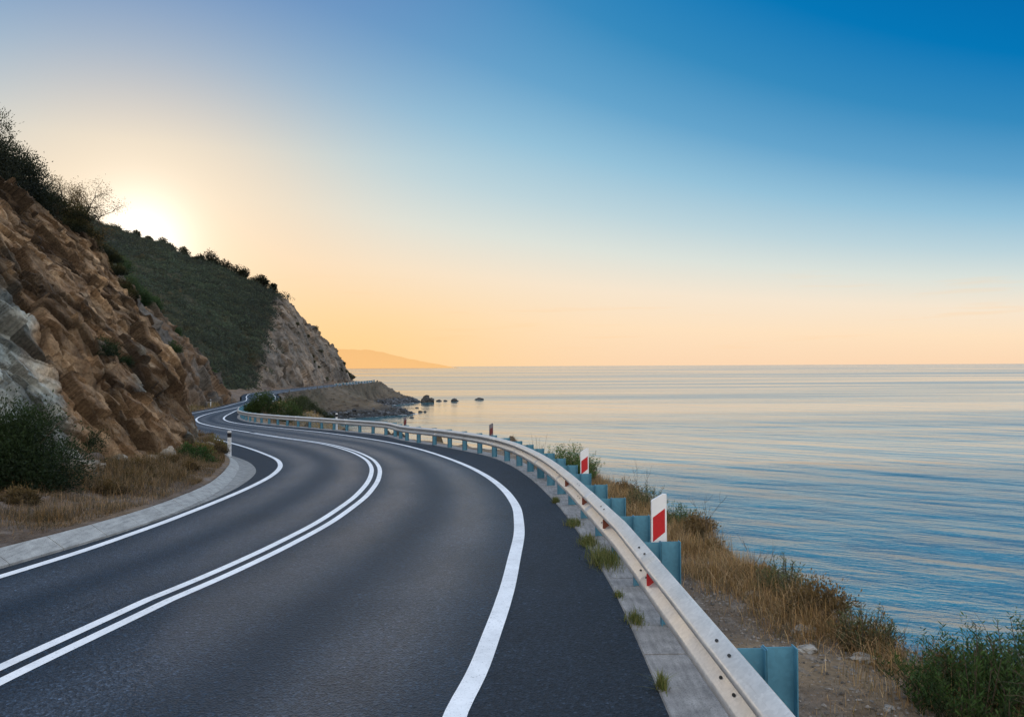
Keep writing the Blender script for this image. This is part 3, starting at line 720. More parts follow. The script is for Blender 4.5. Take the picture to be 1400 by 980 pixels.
def spiky(name, loc, rx, ry, h, nst, label, cat, col, group=None, seed=0, leaf=.05, per=46, tip=None, lean=.6):
    """coastal shrub: many upright stems feathered with narrow leaves"""
    r = np.random.default_rng(seed); e = empty(name, loc, label, cat, group)
    Cs = []; Ds = []; cc = []; b = MB()
    for i in range(nst):
        a = r.uniform(0, 6.28); q = math.sqrt(r.random()); bx, by = rx*q*.75*math.cos(a), ry*q*.75*math.sin(a)
        hh = h*(1-.55*q*q)*r.uniform(.65, 1.12); le = np.array([math.cos(a)*q*lean+r.normal()*.14, math.sin(a)*q*lean+r.normal()*.14, 1.])
        t = np.linspace(0, 1, per); P = np.array([bx, by, 0])+le[None]*t[:, None]*hh*np.array([.6, .6, 1]); P[:, :2] += (t**2)[:, None]*r.normal(size=2)*.1*h
        ang = r.uniform(0, 6.28, per); out = np.stack([np.cos(ang), np.sin(ang), np.full(per, .9)], 1)
        m = t > .12
        Cs.append(P[m]); Ds.append(unit(out)[m]); tone = r.uniform(.7, 1.35)
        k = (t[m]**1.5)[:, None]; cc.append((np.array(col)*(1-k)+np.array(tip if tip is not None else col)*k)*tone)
        if i < 60: b.tube([tuple(P[0]-np.array([0, 0, .05])), tuple(P[per//2]), tuple(P[-1])], [.006, .004, .002], 4)
    C = np.concatenate(Cs); D = np.concatenate(Ds); K = np.concatenate(cc); n = len(C)
    v, f, c = leaves_mesh(C+rng.normal(size=C.shape)*.008, D, leaf*rng.uniform(.6, 1.3, n), leaf*.17*rng.uniform(.7, 1.4, n), K, .25)
    mesh('foliage', v, f, M['leaf'], e, col=c); b.build('stem', M['bark'], e)
    return e
def blades(P, hgt, wid, col, lean=.6, colvar=.3, seed=0):
    r = np.random.default_rng(seed); n = len(P)
    a = r.uniform(0, 6.28, n); d = np.stack([np.cos(a), np.sin(a)], 1); le = np.abs(r.normal(size=n))*lean
    hgt = hgt*r.uniform(.45, 1.25, n); s = np.stack([-d[:, 1], d[:, 0]], 1)
    out = []
    for t, w in ((0, 1), (.45, .8), (.8, .5), (1.05, .05)):
        off = d*(le*hgt*t**1.8)[:, None]; z = hgt*t*(1-.25*le*t)
        c = P+np.concatenate([off, z[:, None]], 1); ww = (wid*w*.5)[:, None] if hasattr(wid, '__len__') else wid*w*.5
        S3 = np.concatenate([s, np.zeros((n, 1))], 1)*ww
        out += [c-S3, c+S3]
    V = np.stack(out, 1).reshape(-1, 3); b = np.arange(n)[:, None]*8
    F = np.concatenate([b+np.array([q, q+1, q+3, q+2]) for q in (0, 2, 4)], 0)
    c = col*(1+r.uniform(-colvar, colvar, (n, 1))); return V, F, np.repeat(np.clip(c, 0, 1), 8, 0)

from mathutils.bvhtree import BVHTree
def bvh(o):
    me = o.data; nv = len(me.vertices); co = np.zeros(nv*3, np.float32); me.vertices.foreach_get('co', co)
    nl = len(me.loops); vi = np.zeros(nl, np.int32); me.loops.foreach_get('vertex_index', vi)
    return BVHTree.FromPolygons(co.reshape(-1, 3).tolist(), vi.reshape(-1, 4).tolist())
B_ground = bvh(bpy.data.objects['ground']); B_verge = bvh(bpy.data.objects['verge'])
B_cliff = bvh(bpy.data.objects['cliff']); B_cliff2 = bvh(bpy.data.objects['cliff.001']); B_hill = bvh(big)
ALL = [B_ground, B_verge, B_cliff, B_cliff2, B_hill]
def top(x, y, trees=ALL):
    best = -99
    for b in trees:
        h = b.ray_cast(Vector((x, y, 200)), Vector((0, 0, -1)))
        if h[0] is not None: best = max(best, h[0].z)
    return best
def hitpx(x, y, trees=ALL, maxY=400):
    """where the sight line meets the built terrain (used to read positions off the photograph)"""
    q = Vector(px(x, y, 1.0)); o = Vector((0, 0, H)); d = (q-o).normalized(); best = None
    for b in trees:
        h = b.ray_cast(o, d)
        if h[0] is not None and (best is None or h[3] < best[1]): best = (h[0], h[3])
    return best[0] if best else None

# --- dry grass along the seaward crest
def scatter_grass(name, label, gen, n, h, w, lean, cols, seed, trees):
    r = np.random.default_rng(seed); P = []; HH = []; CC = []
    cols = np.array(cols)
    pts = gen(r, n)
    for (x, y, hs) in pts:
        z = top(x, y, trees)
        if z > -50: P.append((x, y, z-.01)); HH.append(hs)
    P = np.array(P); HH = np.array(HH)*h; k = r.integers(0, len(cols), len(P))
    V, F, c = blades(P, HH, w, cols[k], lean, .3, seed)
    return tag(mesh(name, V, F, M['grass'], col=c), label, 'grass', kind='stuff')
straw = [(.44, .27, .12), (.50, .34, .18), (.33, .19, .085), (.22, .14, .07), (.14, .11, .05)]
def gen_crest(r, n):
    out = []
    cl = [(r.uniform(2.5, 32), -abs(r.normal())*.42+.12, r.uniform(.5, 1.15)) for _ in range(250)]
    for i in range(n):
        cy, co, s = cl[r.integers(len(cl))]
        if r.random() < .5: cy = 3+(cy-3)*.45
        y = cy+r.normal()*.16; c = float(crestX(y)); x = c+.12+co*1.2+r.normal()*.16
        dd = (c-x); out.append((x, y, s*(1.0 if dd < .3 else max(.3, 1-.8*(dd-.3)))))
    return out
scatter_grass('dry_grass', 'tall dry golden grass along the cliff edge above the sea', gen_crest, 72000, .30, .0045, .8, straw, 5, [B_ground])
def gen_dirt(r, n):
    out = []
    for i in range(n):
        y = r.uniform(2.2, 24)**1.0; a = float(asR(y))+.5; c = float(crestX(y)); x = a+(c-a)*r.random()**.6
        if vnoise(np.array([[x*1.6, y*1.6, 0.]]), 4)[0] > -.1: out.append((x, y, r.uniform(.3, 1)))
    return out
scatter_grass('dead_grass', 'short dead grass and litter on the dirt behind the rail', gen_dirt, 60000, .06, .004, 1.8, [(.32, .22, .13), (.22, .14, .08), (.12, .08, .05), (.08, .06, .04)], 6, [B_ground])
def gen_left(r, n):
    out = []
    cl = [(r.uniform(8, 30), r.random(), r.uniform(.4, 1.1)) for _ in range(170)]
    for i in range(n):
        cy, ct, s = cl[r.integers(len(cl))]; y = cy+r.normal()*.25
        g = float(f_kerb(y))-.45; ft = float(footX(y)); x = g+(ft-g)*ct+r.normal()*.22
        if x > g: x = g-abs(r.normal())*.1
        out.append((x, y, s*(1 if x < g-.4 else .5)))
    return out
def gen_lit(r, n):
    return [(g+(float(footX(y))-g)*r.random(), y, r.uniform(.3, 1)) for y in r.uniform(7, 30, n) for g in [float(f_kerb(y))-.42]]
scatter_grass('dead_grass', 'short dead grass and litter on the verge behind the kerb', gen_lit, 50000, .085, .006, 1.8, [(.34, .23, .13), (.18, .11, .06), (.10, .07, .04), (.06, .05, .03)], 16, [B_verge])
scatter_grass('dry_grass', 'dry golden brown grass at the foot of the near cliff', gen_left, 44000, .30, .006, .8, [(.25, .15, .07), (.34, .21, .10), (.15, .095, .05), (.12, .085, .045), (.07, .055, .03), (.045, .045, .022)], 8, [B_verge])
def gen_far(r, n):
    out = []
    for i in range(n):
        y = r.uniform(60, 118); ft = float(footX(y)); x = ft+abs(r.normal())*.8; out.append((x, y, r.uniform(.5, 1.2)))
    return out
scatter_grass('dry_grass', 'dry grass at the foot of the second rock face', gen_far, 5000, .5, .03, .6, [(.36, .25, .12), (.28, .19, .10), (.12, .12, .05)], 9, [B_verge])
def gen_spur(r, n):
    out = []
    for i in range(n):
        y = r.uniform(80, 112); a = float(asR(y))+.8; x = a+abs(r.normal())*5; out.append((x, y, r.uniform(.5, 1.2)))
    return out
scatter_grass('dry_grass', 'orange dry grass on the spur beyond the guardrail bend', gen_spur, 9000, .5, .035, .6, [(.42, .26, .12), (.34, .22, .10), (.16, .15, .06)], 10, [B_ground])

# --- seaward shrubs
DG = (.013, .028, .008); DT = (.05, .095, .022); OL = (.035, .042, .018)
def on(x, y): return (x, y, top(x, y)-.03)
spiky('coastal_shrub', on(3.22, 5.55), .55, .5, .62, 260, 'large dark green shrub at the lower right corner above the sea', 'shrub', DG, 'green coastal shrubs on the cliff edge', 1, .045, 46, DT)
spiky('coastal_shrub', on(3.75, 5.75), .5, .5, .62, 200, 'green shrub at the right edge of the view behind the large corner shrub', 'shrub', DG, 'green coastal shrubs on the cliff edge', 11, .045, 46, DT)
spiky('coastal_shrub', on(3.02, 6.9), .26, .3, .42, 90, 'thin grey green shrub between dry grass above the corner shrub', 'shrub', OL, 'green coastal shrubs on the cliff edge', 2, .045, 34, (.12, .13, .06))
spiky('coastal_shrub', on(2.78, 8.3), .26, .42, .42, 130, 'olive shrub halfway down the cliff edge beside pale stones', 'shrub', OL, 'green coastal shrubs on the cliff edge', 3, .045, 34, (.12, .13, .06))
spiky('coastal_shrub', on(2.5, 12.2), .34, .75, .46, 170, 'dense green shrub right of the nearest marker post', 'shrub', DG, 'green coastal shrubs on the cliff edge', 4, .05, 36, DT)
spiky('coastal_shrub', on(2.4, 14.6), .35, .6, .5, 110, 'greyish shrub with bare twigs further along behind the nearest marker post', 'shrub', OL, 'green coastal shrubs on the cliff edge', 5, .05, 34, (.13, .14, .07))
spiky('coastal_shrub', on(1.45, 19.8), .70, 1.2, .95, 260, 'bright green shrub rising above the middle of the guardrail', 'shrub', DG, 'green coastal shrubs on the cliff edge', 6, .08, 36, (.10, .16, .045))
spiky('coastal_shrub', on(.75, 22.2), .4, .6, 1.0, 30, 'airy twiggy plant with pale seed heads left of the bright green shrub', 'shrub', (.2, .17, .08), 'green coastal shrubs on the cliff edge', 7, .05, 14, (.45, .36, .15))
def dead_twigs(x, y, h, n, seed, label):
    r = np.random.default_rng(seed); b = MB(); 
    for i in range(n):
        a = r.uniform(0, 6.28); l = h*r.uniform(.5, 1.1); q = np.array([r.normal()*.06, r.normal()*.06, 0.])
        pts = [q]; dr = np.array([math.cos(a)*.35, math.sin(a)*.35, 1.])
        for k in range(5): dr = dr+np.append(r.normal(size=2)*.16, 0); pts.append(pts[-1]+dr*l/5)
        b.tube([tuple(p) for p in pts], [.004, .0035, .003, .0025, .002, .0012], 4)
        for k in (2, 3, 4, 4):
            o = pts[k]; e2 = o+(dr+r.normal(size=3)*.7)*l*.16; b.tube([tuple(o), tuple((o+e2)/2+r.normal(size=3)*.01), tuple(e2)], [.002, .0016, .001], 3)
    o = b.build('dead_twigs', M['bark']); o.location = on(x, y); return tag(o, label, 'dry plant', 'bare twigs on the cliff edge')
for (x, y, h, n, s, lb) in [(2.78, 9.2, .62, 7, 1, 'bare curved twigs rising over the sea above the olive shrub'), (2.62, 11.0, .55, 6, 2, 'bare twigs between the dense green shrub and the olive shrub'),
        (3.25, 6.7, .6, 5, 3, 'bare twigs beside the thin grey green shrub'), (3.7, 5.6, .75, 5, 4, 'tall bare twigs standing in the corner shrub'), (2.45, 15.6, .8, 6, 5, 'bare forked twigs over the greyish shrub'), (3.3, 4.6, .6, 6, 6, 'pale arching stalks in front of the corner shrub')]:
    dead_twigs(x, y, h, n, s, lb)

# --- weeds at the asphalt edge
def weed(x, y, r_, h, n, seed, label, col=(.06, .095, .022)):
    r = np.random.default_rng(seed); P = np.stack([r.normal(size=n)*r_*.26, r.normal(size=n)*r_*.7, np.zeros(n)], 1)
    k = r.random((n, 1)); cc = np.array(col)*(1-k)+np.array([.24, .22, .08])*k*.9
    V, F, c = blades(P, np.full(n, h), .007, cc, .75, .3, seed); o = mesh('weed', V, F, M['grass'], col=c)
    o.location = (x, y, float(zr(y))+.0); return tag(o, label, 'weed', 'weeds in the joint between asphalt and concrete')
for (Y, dx, r_, h, n, lb) in [(5.75, .03, .06, .11, 150, 'small bright green weed on the concrete nearest the camera'), (7.25, .06, .13, .08, 260, 'low green weed tuft second nearest along the asphalt edge'),
        (8.05, .02, .07, .06, 120, 'flat small weed just beyond the low green tuft'), (9.7, .10, .34, .16, 800, 'largest leafy weed tuft beside the concrete slabs'), (10.9, .04, .22, .12, 420, 'long weed patch beyond the largest tuft'),
        (12.6, .02, .2, .10, 420, 'thin brownish weed line further round the bend'), (15.4, .02, .11, .10, 420, 'sparse weeds where the asphalt edge starts to curve away')]:
    weed(float(asR(Y))+dx, Y, r_, h, n, int(Y*10), lb)
w = weed(2.02, 5.05, .07, .14, 120, 99, 'small green weed on the dirt beside the nearest blue post'); w['group'] = 'weeds on the dirt'; w.location.z = top(2.02, 5.05)-.01

# --- stones
def stone_mesh(name, rx, ry, rz_, seed, mat, col, sub=3, rough=.35):
    import bmesh
    bm = bmesh.new(); bmesh.ops.create_icosphere(bm, subdivisions=sub, radius=1)
    v = np.array([x.co[:] for x in bm.verts]); fa = [[x.index for x in f.verts] for f in bm.faces]; bm.free()
    dd, cr, rn = facet(v*1.1+seed*3.7, seed); v = v*(1+rough*dd[:, None]+.08*fbm(v*3, 3, seed)[:, None])
    v = v*np.array([rx, ry, rz_]); c = np.array(col)[None]*(.75+.5*rn[:, None])
    return mesh(name, v, np.array(fa), mat, col=c)
r0 = np.random.default_rng(3)
for i, (x, y, s, lb) in enumerate([(2.44, 9.9, .13, 'pale flat stone in the grass right of the nearest marker post'), (2.52, 8.35, .12, 'rounded grey stone half buried on the dirt slope'), (2.70, 7.95, .10, 'small grey stone beside the half buried one'),
        (2.62, 7.3, .12, 'whitish broken stone at the edge of the dry grass'), (2.45, 6.75, .09, 'flat white stone on the dirt between rail and grass'), (2.85, 6.6, .09, 'tan stone under the dry grass'),
        (2.75, 5.2, .10, 'pale stone below the large corner shrub'), (2.98, 5.05, .09, 'flat grey stone next to the corner shrub roots'), (2.6, 5.6, .05, 'small pale stone in the lower dirt patch')]):
    o = stone_mesh('stone', s, s*.8, s*.42, 10+i, M['stone'], (.29, .27, .24), 4)
    o.location = (x, y, top(x, y)+s*.08); o.rotation_euler = (0, 0, r0.uniform(0, 6)); tag(o, lb, 'stone', 'stones on the dirt')
for i, (yy, ct, s_) in enumerate([(12.2, .9, .16), (13.5, .93, .22), (15.5, .9, .2), (17.2, .88, .26), (18.9, .92, .2), (20.6, .85, .17), (21.8, .93, .24), (25.6, .9, .2)]):
    g = float(f_kerb(yy))-.4; x = g+(float(footX(yy))-g)*ct
    o = stone_mesh('fallen_rock', s_*1.2, s_, s_*.8, 140+i, M['stone'], (.26, .22, .17), 4, .45)
    o.location = (x, yy, top(x, yy, [B_verge])+s_*.15); o.rotation_euler = (0, 0, i*1.3); tag(o, 'angular broken rock lying at the foot of the near cliff', 'rock', 'fallen rocks at the cliff foot')
# gravel
def gravel():
    V = []; F = []; C = []; base = np.array([(1, 0, 0), (-1, 0, 0), (0, 1, 0), (0, -1, 0), (0, 0, 1), (0, 0, -.6)]); bf = np.array([(0, 2, 4), (2, 1, 4), (1, 3, 4), (3, 0, 4), (2, 0, 5), (1, 2, 5), (3, 1, 5), (0, 3, 5)])
    n = 0
    for i in range(14000):
        y = 2.0+18*r0.random()**1.6; a = float(asR(y))+.58; c = float(crestX(y)); x = a+(c-a)*r0.random()
        s = .006+.016*r0.random()**4
        v = base*s*r0.uniform(.6, 1.3, (6, 3))*np.array([1.2, 1, .7]); an = r0.uniform(0, 6.28); ca, sa = math.cos(an), math.sin(an)
        v = v@np.array([[ca, sa, 0], [-sa, ca, 0], [0, 0, 1]])+np.array([x, y, top(x, y, [B_ground])+s*.2])
        V.append(v); F.append(bf+n*6); C.append(np.tile(np.array([.23, .205, .18])*r0.uniform(.3, 1.3), (6, 1))); n += 1
    tag(mesh('gravel', np.concatenate(V), np.concatenate(F), M['stone'], col=np.concatenate(C)), 'loose gravel scattered on the dirt behind the guardrail', 'gravel', kind='stuff')
gravel()

# --- left side plants
BG = (.012, .024, .009); BT = (.034, .058, .019)
p = hitpx(30, 690, [B_verge]) or Vector((-9.3, 14.5, 0))
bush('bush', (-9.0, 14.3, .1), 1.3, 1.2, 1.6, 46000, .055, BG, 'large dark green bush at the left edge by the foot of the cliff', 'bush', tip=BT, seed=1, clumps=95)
bush('bush', (-8.9, 11.9, .1), .9, .9, .62, 9000, .05, (.05, .05, .024), 'low brownish bush in front of the large dark bush', 'bush', tip=(.11, .09, .04), seed=2, clumps=34)
bush('bush', (-8.85, 22.3, zr(22.3)+.15), .55, .65, .72, 7000, .055, (.02, .05, .012), 'small round dark green bush in the dry grass by the kerb', 'bush', tip=(.05, .105, .025), seed=3, clumps=26)
bush('bush', (-9.35, 24.2, zr(24.2)+.2), .5, .6, .5, 4000, .06, (.10, .10, .03), 'yellowish bush near the inside of the bend', 'bush', tip=(.24, .19, .06), seed=4, clumps=22)
bush('bush', (-10.2, 27.4, zr(27.4)+.2), .55, .7, .55, 4500, .06, (.12, .11, .035), 'yellow green bush beside the white edge post', 'bush', tip=(.26, .21, .07), seed=5, clumps=22)
rb = np.random.default_rng(77)
for i, (yy, ct) in enumerate([(10.2, .45), (11.2, .7), (12.9, .5), (14.9, .35), (16.6, .42), (16.0, .75), (18.2, .62), (19.6, .3), (20.6, .7), (25.4, .45), (23.3, .75), (13.9, .8)]):
    g = float(f_kerb(yy))-.45; x = g+(float(footX(yy))-g)*ct; k = rb.uniform(.26, .5)
    bush('low_scrub', (x, yy, top(x, yy, [B_verge])-.05), k*1.3, k, k*.8, 2600, .045, (.055, .042, .022), 'low dry brown scrub clump among the grass at the cliff foot', 'shrub', 'dry scrub clumps at the near cliff foot', (.17, .11, .045), 400+i, clumps=16, ragged=.6)
rc_ = np.random.default_rng(78)
for i, (yy, dc) in enumerate([(5.0, -.35), (6.0, -.25), (6.9, -.1), (7.6, .0), (8.9, -.05), (9.6, .05), (10.4, -.12), (11.2, .0), (13.3, -.05), (15.6, -.1), (17.2, 0), (4.3, -.5)]):
    x = float(crestX(yy))+dc; k = rc_.uniform(.2, .34)
    bush('low_scrub', (x, yy, top(x, yy, [B_ground])-.04), k*1.1, k*1.3, k*.9, 3200, .035, (.06, .045, .022), 'low dry scrub clump tangled in golden grass on the seaward edge', 'shrub', 'dry scrub clumps on the seaward edge', (.24, .15, .065), 500+i, clumps=18, ragged=.7)
def cbush(xp, yp, rx, h, n, leaf, col, tip, label, seed, trees, group=None, name='bush', cat='bush', clumps=26, **k):
    p = hitpx(xp, yp, trees)
    if p is None: print('MISS', xp, yp, label); return
    return bush(name, (p.x, p.y, p.z-.15), rx, rx, h, n, leaf, col, label, cat, group, tip, seed, clumps=clumps, **k)
for (a, b_, r_, h_, lb, s) in [(140, 478, .42, .5, 'dark green shrub growing on the near cliff face', 21), (163, 495, .36, .42, 'smaller dark shrub just below the one on the near cliff face', 22),
        (120, 610, .5, .7, 'straggly dark shrub beside the large dark bush on the cliff foot', 24)]:
    cbush(a, b_, r_, h_, 2600, .05, BG, BT, lb, s, [B_cliff], 'shrubs clinging to the near cliff')
cbush(236, 480, 1.0, 1.3, 2500, .16, (.03, .05, .018), (.06, .09, .03), 'small green shrub on the second rock face', 23, [B_cliff2])
# crest vegetation on the near cliff
def crest_pt(k): 
    C = resamp(crest1, 400); return C[int(k*399)]
cb = [(.385, 1.5, 2.5, 'tallest dark bush on the cliff top at the left edge'), (.415, 1.25, 2.3, 'tall dark bush second from the left on the cliff top'), (.442, 1.05, 1.75, 'dark bush third from the left on the cliff top'), (.470, .9, 1.25, 'dark bush just left of the bare tree'),
      (.495, .8, .85, 'dark bush under the bare tree')]
for i, (k, r_, h_, lb) in enumerate(cb):
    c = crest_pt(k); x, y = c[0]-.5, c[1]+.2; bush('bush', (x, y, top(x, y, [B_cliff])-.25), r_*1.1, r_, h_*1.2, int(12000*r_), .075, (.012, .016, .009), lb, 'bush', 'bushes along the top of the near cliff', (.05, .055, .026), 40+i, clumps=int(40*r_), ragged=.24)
for i, yp in enumerate([296, 308, 320, 332, 345, 358, 372, 388, 404]):
    for xp in range(300, 60, -2):
        p = hitpx(xp, yp, [B_cliff])
        if p is not None and p.y < 45: break
    k = .62-.035*i
    bush('bush', (p.x-.15, p.y, top(p.x-.15, p.y, [B_cliff])-.3), k*1.25, k*1.2, k*1.15, 5200, .06, (.02, .026, .012), ['scrub bush on the crest right of the bare tree', 'second scrub bush down the crest from the bare tree', 'scrub bush on the crest under the sun glow', 'fourth scrub bush down the crest from the bare tree', 'fifth scrub bush down the crest from the bare tree', 'sixth scrub bush down the crest from the bare tree', 'seventh scrub bush down the crest from the bare tree', 'last but one scrub bush down the crest of the near cliff', 'lowest scrub bush on the crest of the near cliff'][i], 'bush', 'bushes along the top of the near cliff', (.10, .085, .03), 600+i, clumps=22, ragged=.4)
def tree(name, loc, h, r_, n, leaf, col, tip, label, group=None, seed=0, trunk=.08, bare=False):
    e = empty(name, loc, label, 'tree', group); r = np.random.default_rng(seed); b = MB(); tips = []
    def grow(p, d, l, rad, lev):
        n_ = 4; pts = [p]
        for k in range(n_): d = unit(d+r.normal(size=3)*.13+np.array([0, 0, .04])); pts.append(pts[-1]+d*l/n_)
        b.tube([tuple(q) for q in pts], list(np.linspace(rad, rad*.6, n_+1)), 5 if lev < 2 else 3)
        if lev >= (5 if bare else 2): tips.append(pts[-1]); tips.append(pts[2]); return
        for k in range(r.integers(2, 4)+(lev == 0)):
            grow(pts[-1] if k < 2 else pts[r.integers(2, 4)], unit(d*.7+r.normal(size=3)*.62+np.array([0, 0, .2])), l*r.uniform(.58, .8), rad*.58, lev+1)
    if bare:
        for q in ((-.35, .1, .9), (.3, -.1, 1.), (.05, .3, 1.1), (.7, 0, .6)): grow(np.array([0, 0, -.2]), unit(np.array(q)), h*.34, trunk*.7, 1)
    else: grow(np.array([0, 0, -.2]), np.array([0, 0, 1.]), h*.38, trunk, 0)
    b.build('trunk', M['bark'], e)
    T = np.array(tips); k = r.integers(0, len(T), n); dd = unit(r.normal(size=(n, 3)))
    rr = r_*(.20 if bare else .40); C = T[k]+dd*(rr*r.random(n)[:, None]**.5)
    v, f, c = leaves_mesh(C, unit(dd+r.normal(size=(n, 3))*.5), leaf*r.uniform(.6, 1.4, n), leaf*.5*r.uniform(.6, 1.2, n), np.array(col)*(.7+.6*r.random((len(T), 1)))[k]*(1-.5*0)+np.array(tip)*np.clip(dd[:, 2:3], 0, 1)*.4)
    mesh('crown', v, f, M['leaf'], e, col=c); return e
c = crest_pt(.53); x, y = c[0]-.1, c[1]+.4
tree('bare_tree', (x, y, top(x, y, [B_cliff])), 2.7, 1.5, 9000, .05, (.10, .06, .022), (.26, .16, .05), 'nearly bare small tree leaning on the cliff top in front of the sun glow', seed=12, trunk=.10, bare=True)
# greenery behind the crest of the second rock face
C2 = resamp(crest2, 400)
for i in range(13):
    k = .34+.40*i/12; c = C2[int(k*399)]; s = 2.1-.07*i
    x, y = c[0]+.6, c[1]; bush('bush', (x, y, top(x, y, [B_cliff2])-.6), s*1.1, s*1.1, s, 5200, .16, (.028, .055, .018), 'dark green bush in the row along the top of the second rock face', 'bush', 'bushes along the top of the second rock face', (.07, .11, .032), 70+i, clumps=26)
# spur shrubs beyond the rail
def spurb(xp, yp, r_, h_, lb, s, col=(.028, .05, .014), tip=(.07, .105, .028), n=6000):
    p = hitpx(xp, yp, [B_ground])
    if p is None: print('MISS spur', xp, yp); return
    bush('bush', (p.x, p.y, p.z-.2), r_*1.2, r_*1.2, h_*1.25, n, .15, col, lb, 'bush', 'bushes on the spur beyond the guardrail bend', tip, s, clumps=34)
spurb(359, 562, 1.45, 1.9, 'rounded bright green bush by the road on the spur', 91)
spurb(345, 566, .9, 1.0, 'low green bush left of the rounded bush on the spur', 92)
spurb(388, 572, 1.6, 1.7, 'dark bush to the right below the rounded bush', 93)
spurb(402, 560, 1.7, 1.6, 'dark green bush on the seaward slope of the spur', 94, (.03, .04, .016), (.06, .075, .028))
spurb(412, 552, 1.7, 1.5, 'upper dark bush on the ridge of the spur', 95, (.03, .04, .016), (.06, .075, .028))
spurb(424, 560, 1.7, 1.6, 'dark bush second down the ridge of the spur', 96, (.03, .04, .016), (.06, .075, .028))
spurb(436, 566, 1.6, 1.5, 'dark bush third down the ridge of the spur', 97, (.03, .04, .016), (.06, .075, .028))
spurb(447, 573, 1.5, 1.3, 'lowest dark bush where the spur meets the rail', 98, (.03, .04, .016), (.06, .075, .028))

# forest cover on the big hill
def forest():
    me = big.data; nv = len(me.vertices); co = np.zeros(nv*3, np.float32); me.vertices.foreach_get('co', co); co = co.reshape(560, -1, 3)
    r = np.random.default_rng(5); Cs = []; Ds = []; Ls = []; K = []
    nt_ = 240
    for i in range(13000):
        s = r.random()*.64; T = r.random()**.9*1.12; bound = hill_bound(T)
        if s > bound+r.normal()*.014 and T < .99: continue
        a = int(s*559); b = min(3+int(T*(nt_-1)), co.shape[1]-1); p = co[a, b]
        if T < .97 and float(vnoise(p[None]*.11, 9)[0])+.4*float(vnoise(p[None]*.33, 10)[0]) > .38 and r.random() < .4: continue
        big_ = r.random() < .13; rad = r.uniform(.4, 1.1)*(2.1 if big_ else 1); m = 75 if big_ else 24
        dd = unit(r.normal(size=(m, 3))); dd[:, 2] = np.abs(dd[:, 2])
        Cs.append(p+dd*rad*np.array([1, 1, .8])*r.uniform(.6, 1.05, (m, 1))); Ds.append(unit(dd+r.normal(size=(m, 3))*.5)); Ls.append(np.full(m, .34)*r.uniform(.6, 1.3, m))
        tone = r.uniform(.35, 1.5)*(1+.75*float(vnoise(p[None]*.05, 3)[0])+.3*float(vnoise(p[None]*.15, 4)[0])); K.append(np.tile(np.array([.020, .031, .017])*tone+np.array([.016, .008, 0])*(r.random() < .25), (m, 1))+np.array([.016, .018, .006])*dd[:, 2:3])
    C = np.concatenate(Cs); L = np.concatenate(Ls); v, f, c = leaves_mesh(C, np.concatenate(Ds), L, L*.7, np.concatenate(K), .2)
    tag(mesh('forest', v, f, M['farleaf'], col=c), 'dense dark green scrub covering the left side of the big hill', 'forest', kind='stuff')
forest()
CB = resamp(crestB, 800, uB)
ridge = [(158, 1.5), (183, 2.4), (200, 1.9), (218, 2.6), (230, 1.9), (247, 2.5), (262, 2.0), (273, 2.6), (285, 3.6), (293, 3.2), (306, 3.4), (325, 3.6), (332, 3.0), (351, 3.2), (358, 2.6), (372, 2.0)]
words = ['first', 'second', 'third', 'fourth', 'fifth', 'sixth', 'seventh', 'eighth', 'ninth', 'tenth', 'eleventh', 'twelfth', 'thirteenth', 'fourteenth', 'fifteenth', 'last']
for i, (xp, h_) in enumerate(ridge):
    sx = [(700+1100*(c[0]/c[1])) for c in CB[:600]]; j = int(np.argmin(np.abs(np.array(sx)-xp))); c = CB[j]
    z = top(c[0], c[1]+1, [B_hill])
    tree('ridge_tree', (c[0], c[1]+1, z-.3), h_*1.25, h_*.95, 1100, .46, (.016, .018, .009), (.03, .025, .01), words[i]+' small tree from the left on the skyline of the big hill', 'trees on the skyline of the big hill', 200+i, trunk=.16)
# scattered scrub on the bare rock face
def scrub():
    r = np.random.default_rng(15); k = 0
    for i in range(26):
        s = r.uniform(.6, .93); T = r.uniform(.05, .95); me = big.data
        idx = int(s*559)*(len(me.vertices)//560)+3+int(T*239); p = me.vertices[idx].co; rr = r.uniform(.5, 1.1)
        bush('shrub', (p.x, p.y, p.z-.2), rr, rr, rr, 260, .3, (.05, .055, .028), 'small dull shrub on the bare rock end of the big hill', 'shrub', 'small shrubs on the bare rock end of the big hill', None, 300+i, parts=False, clumps=8)
scrub()

# ------------------------------------------------------------------ rocks in the water and shore rubble
for i, (xp, yp, wpx, hpx, lb) in enumerate([(584, 550, 21, 11, 'largest dark pointed rock in the sea off the headland'), (600, 548.5, 10, 3, 'low dark rock just right of the largest sea rock'), (609, 548.3, 6, 2, 'tiny rock between the low ones off the headland'),
        (621.5, 548.6, 11, 4.5, 'rounded dark rock fourth out from the headland'), (655, 546.5, 14, 3, 'flat dark reef furthest out to sea'), (575, 563.5, 8, 3, 'dark rock at the tip of the near rocky spit'), (581, 563.3, 6, 2.6, 'dark rock outermost off the near rocky spit'),
        (563, 571.3, 8, 2, 'flat rock in front of the near rocky spit'), (512, 578, 10, 3.5, 'dark rock in the bright shallows just above the rail'), (498, 580, 7, 2.5, 'smaller dark rock left in the bright shallows'), (519, 581, 6, 2, 'smallest dark rock right in the bright shallows'), (570, 557.5, 6, 1.6, 'small flat rock behind the near rocky spit')]):
    q = px(xp, yp, 1.0); tt = (SEA-H)/(q[2]-H); x, y = q[0]*tt, tt; w_ = wpx*y/1100/2*.72; hh = hpx*y/1100*.7
    o = stone_mesh('sea_rock', w_*1.1, w_*.8, hh*1.15, 60+i, M['searock'], (.06, .055, .052), 4, .32); o.location = (x, y, SEA-.02); tag(o, lb, 'rock', 'rocks standing in the sea off the headland')
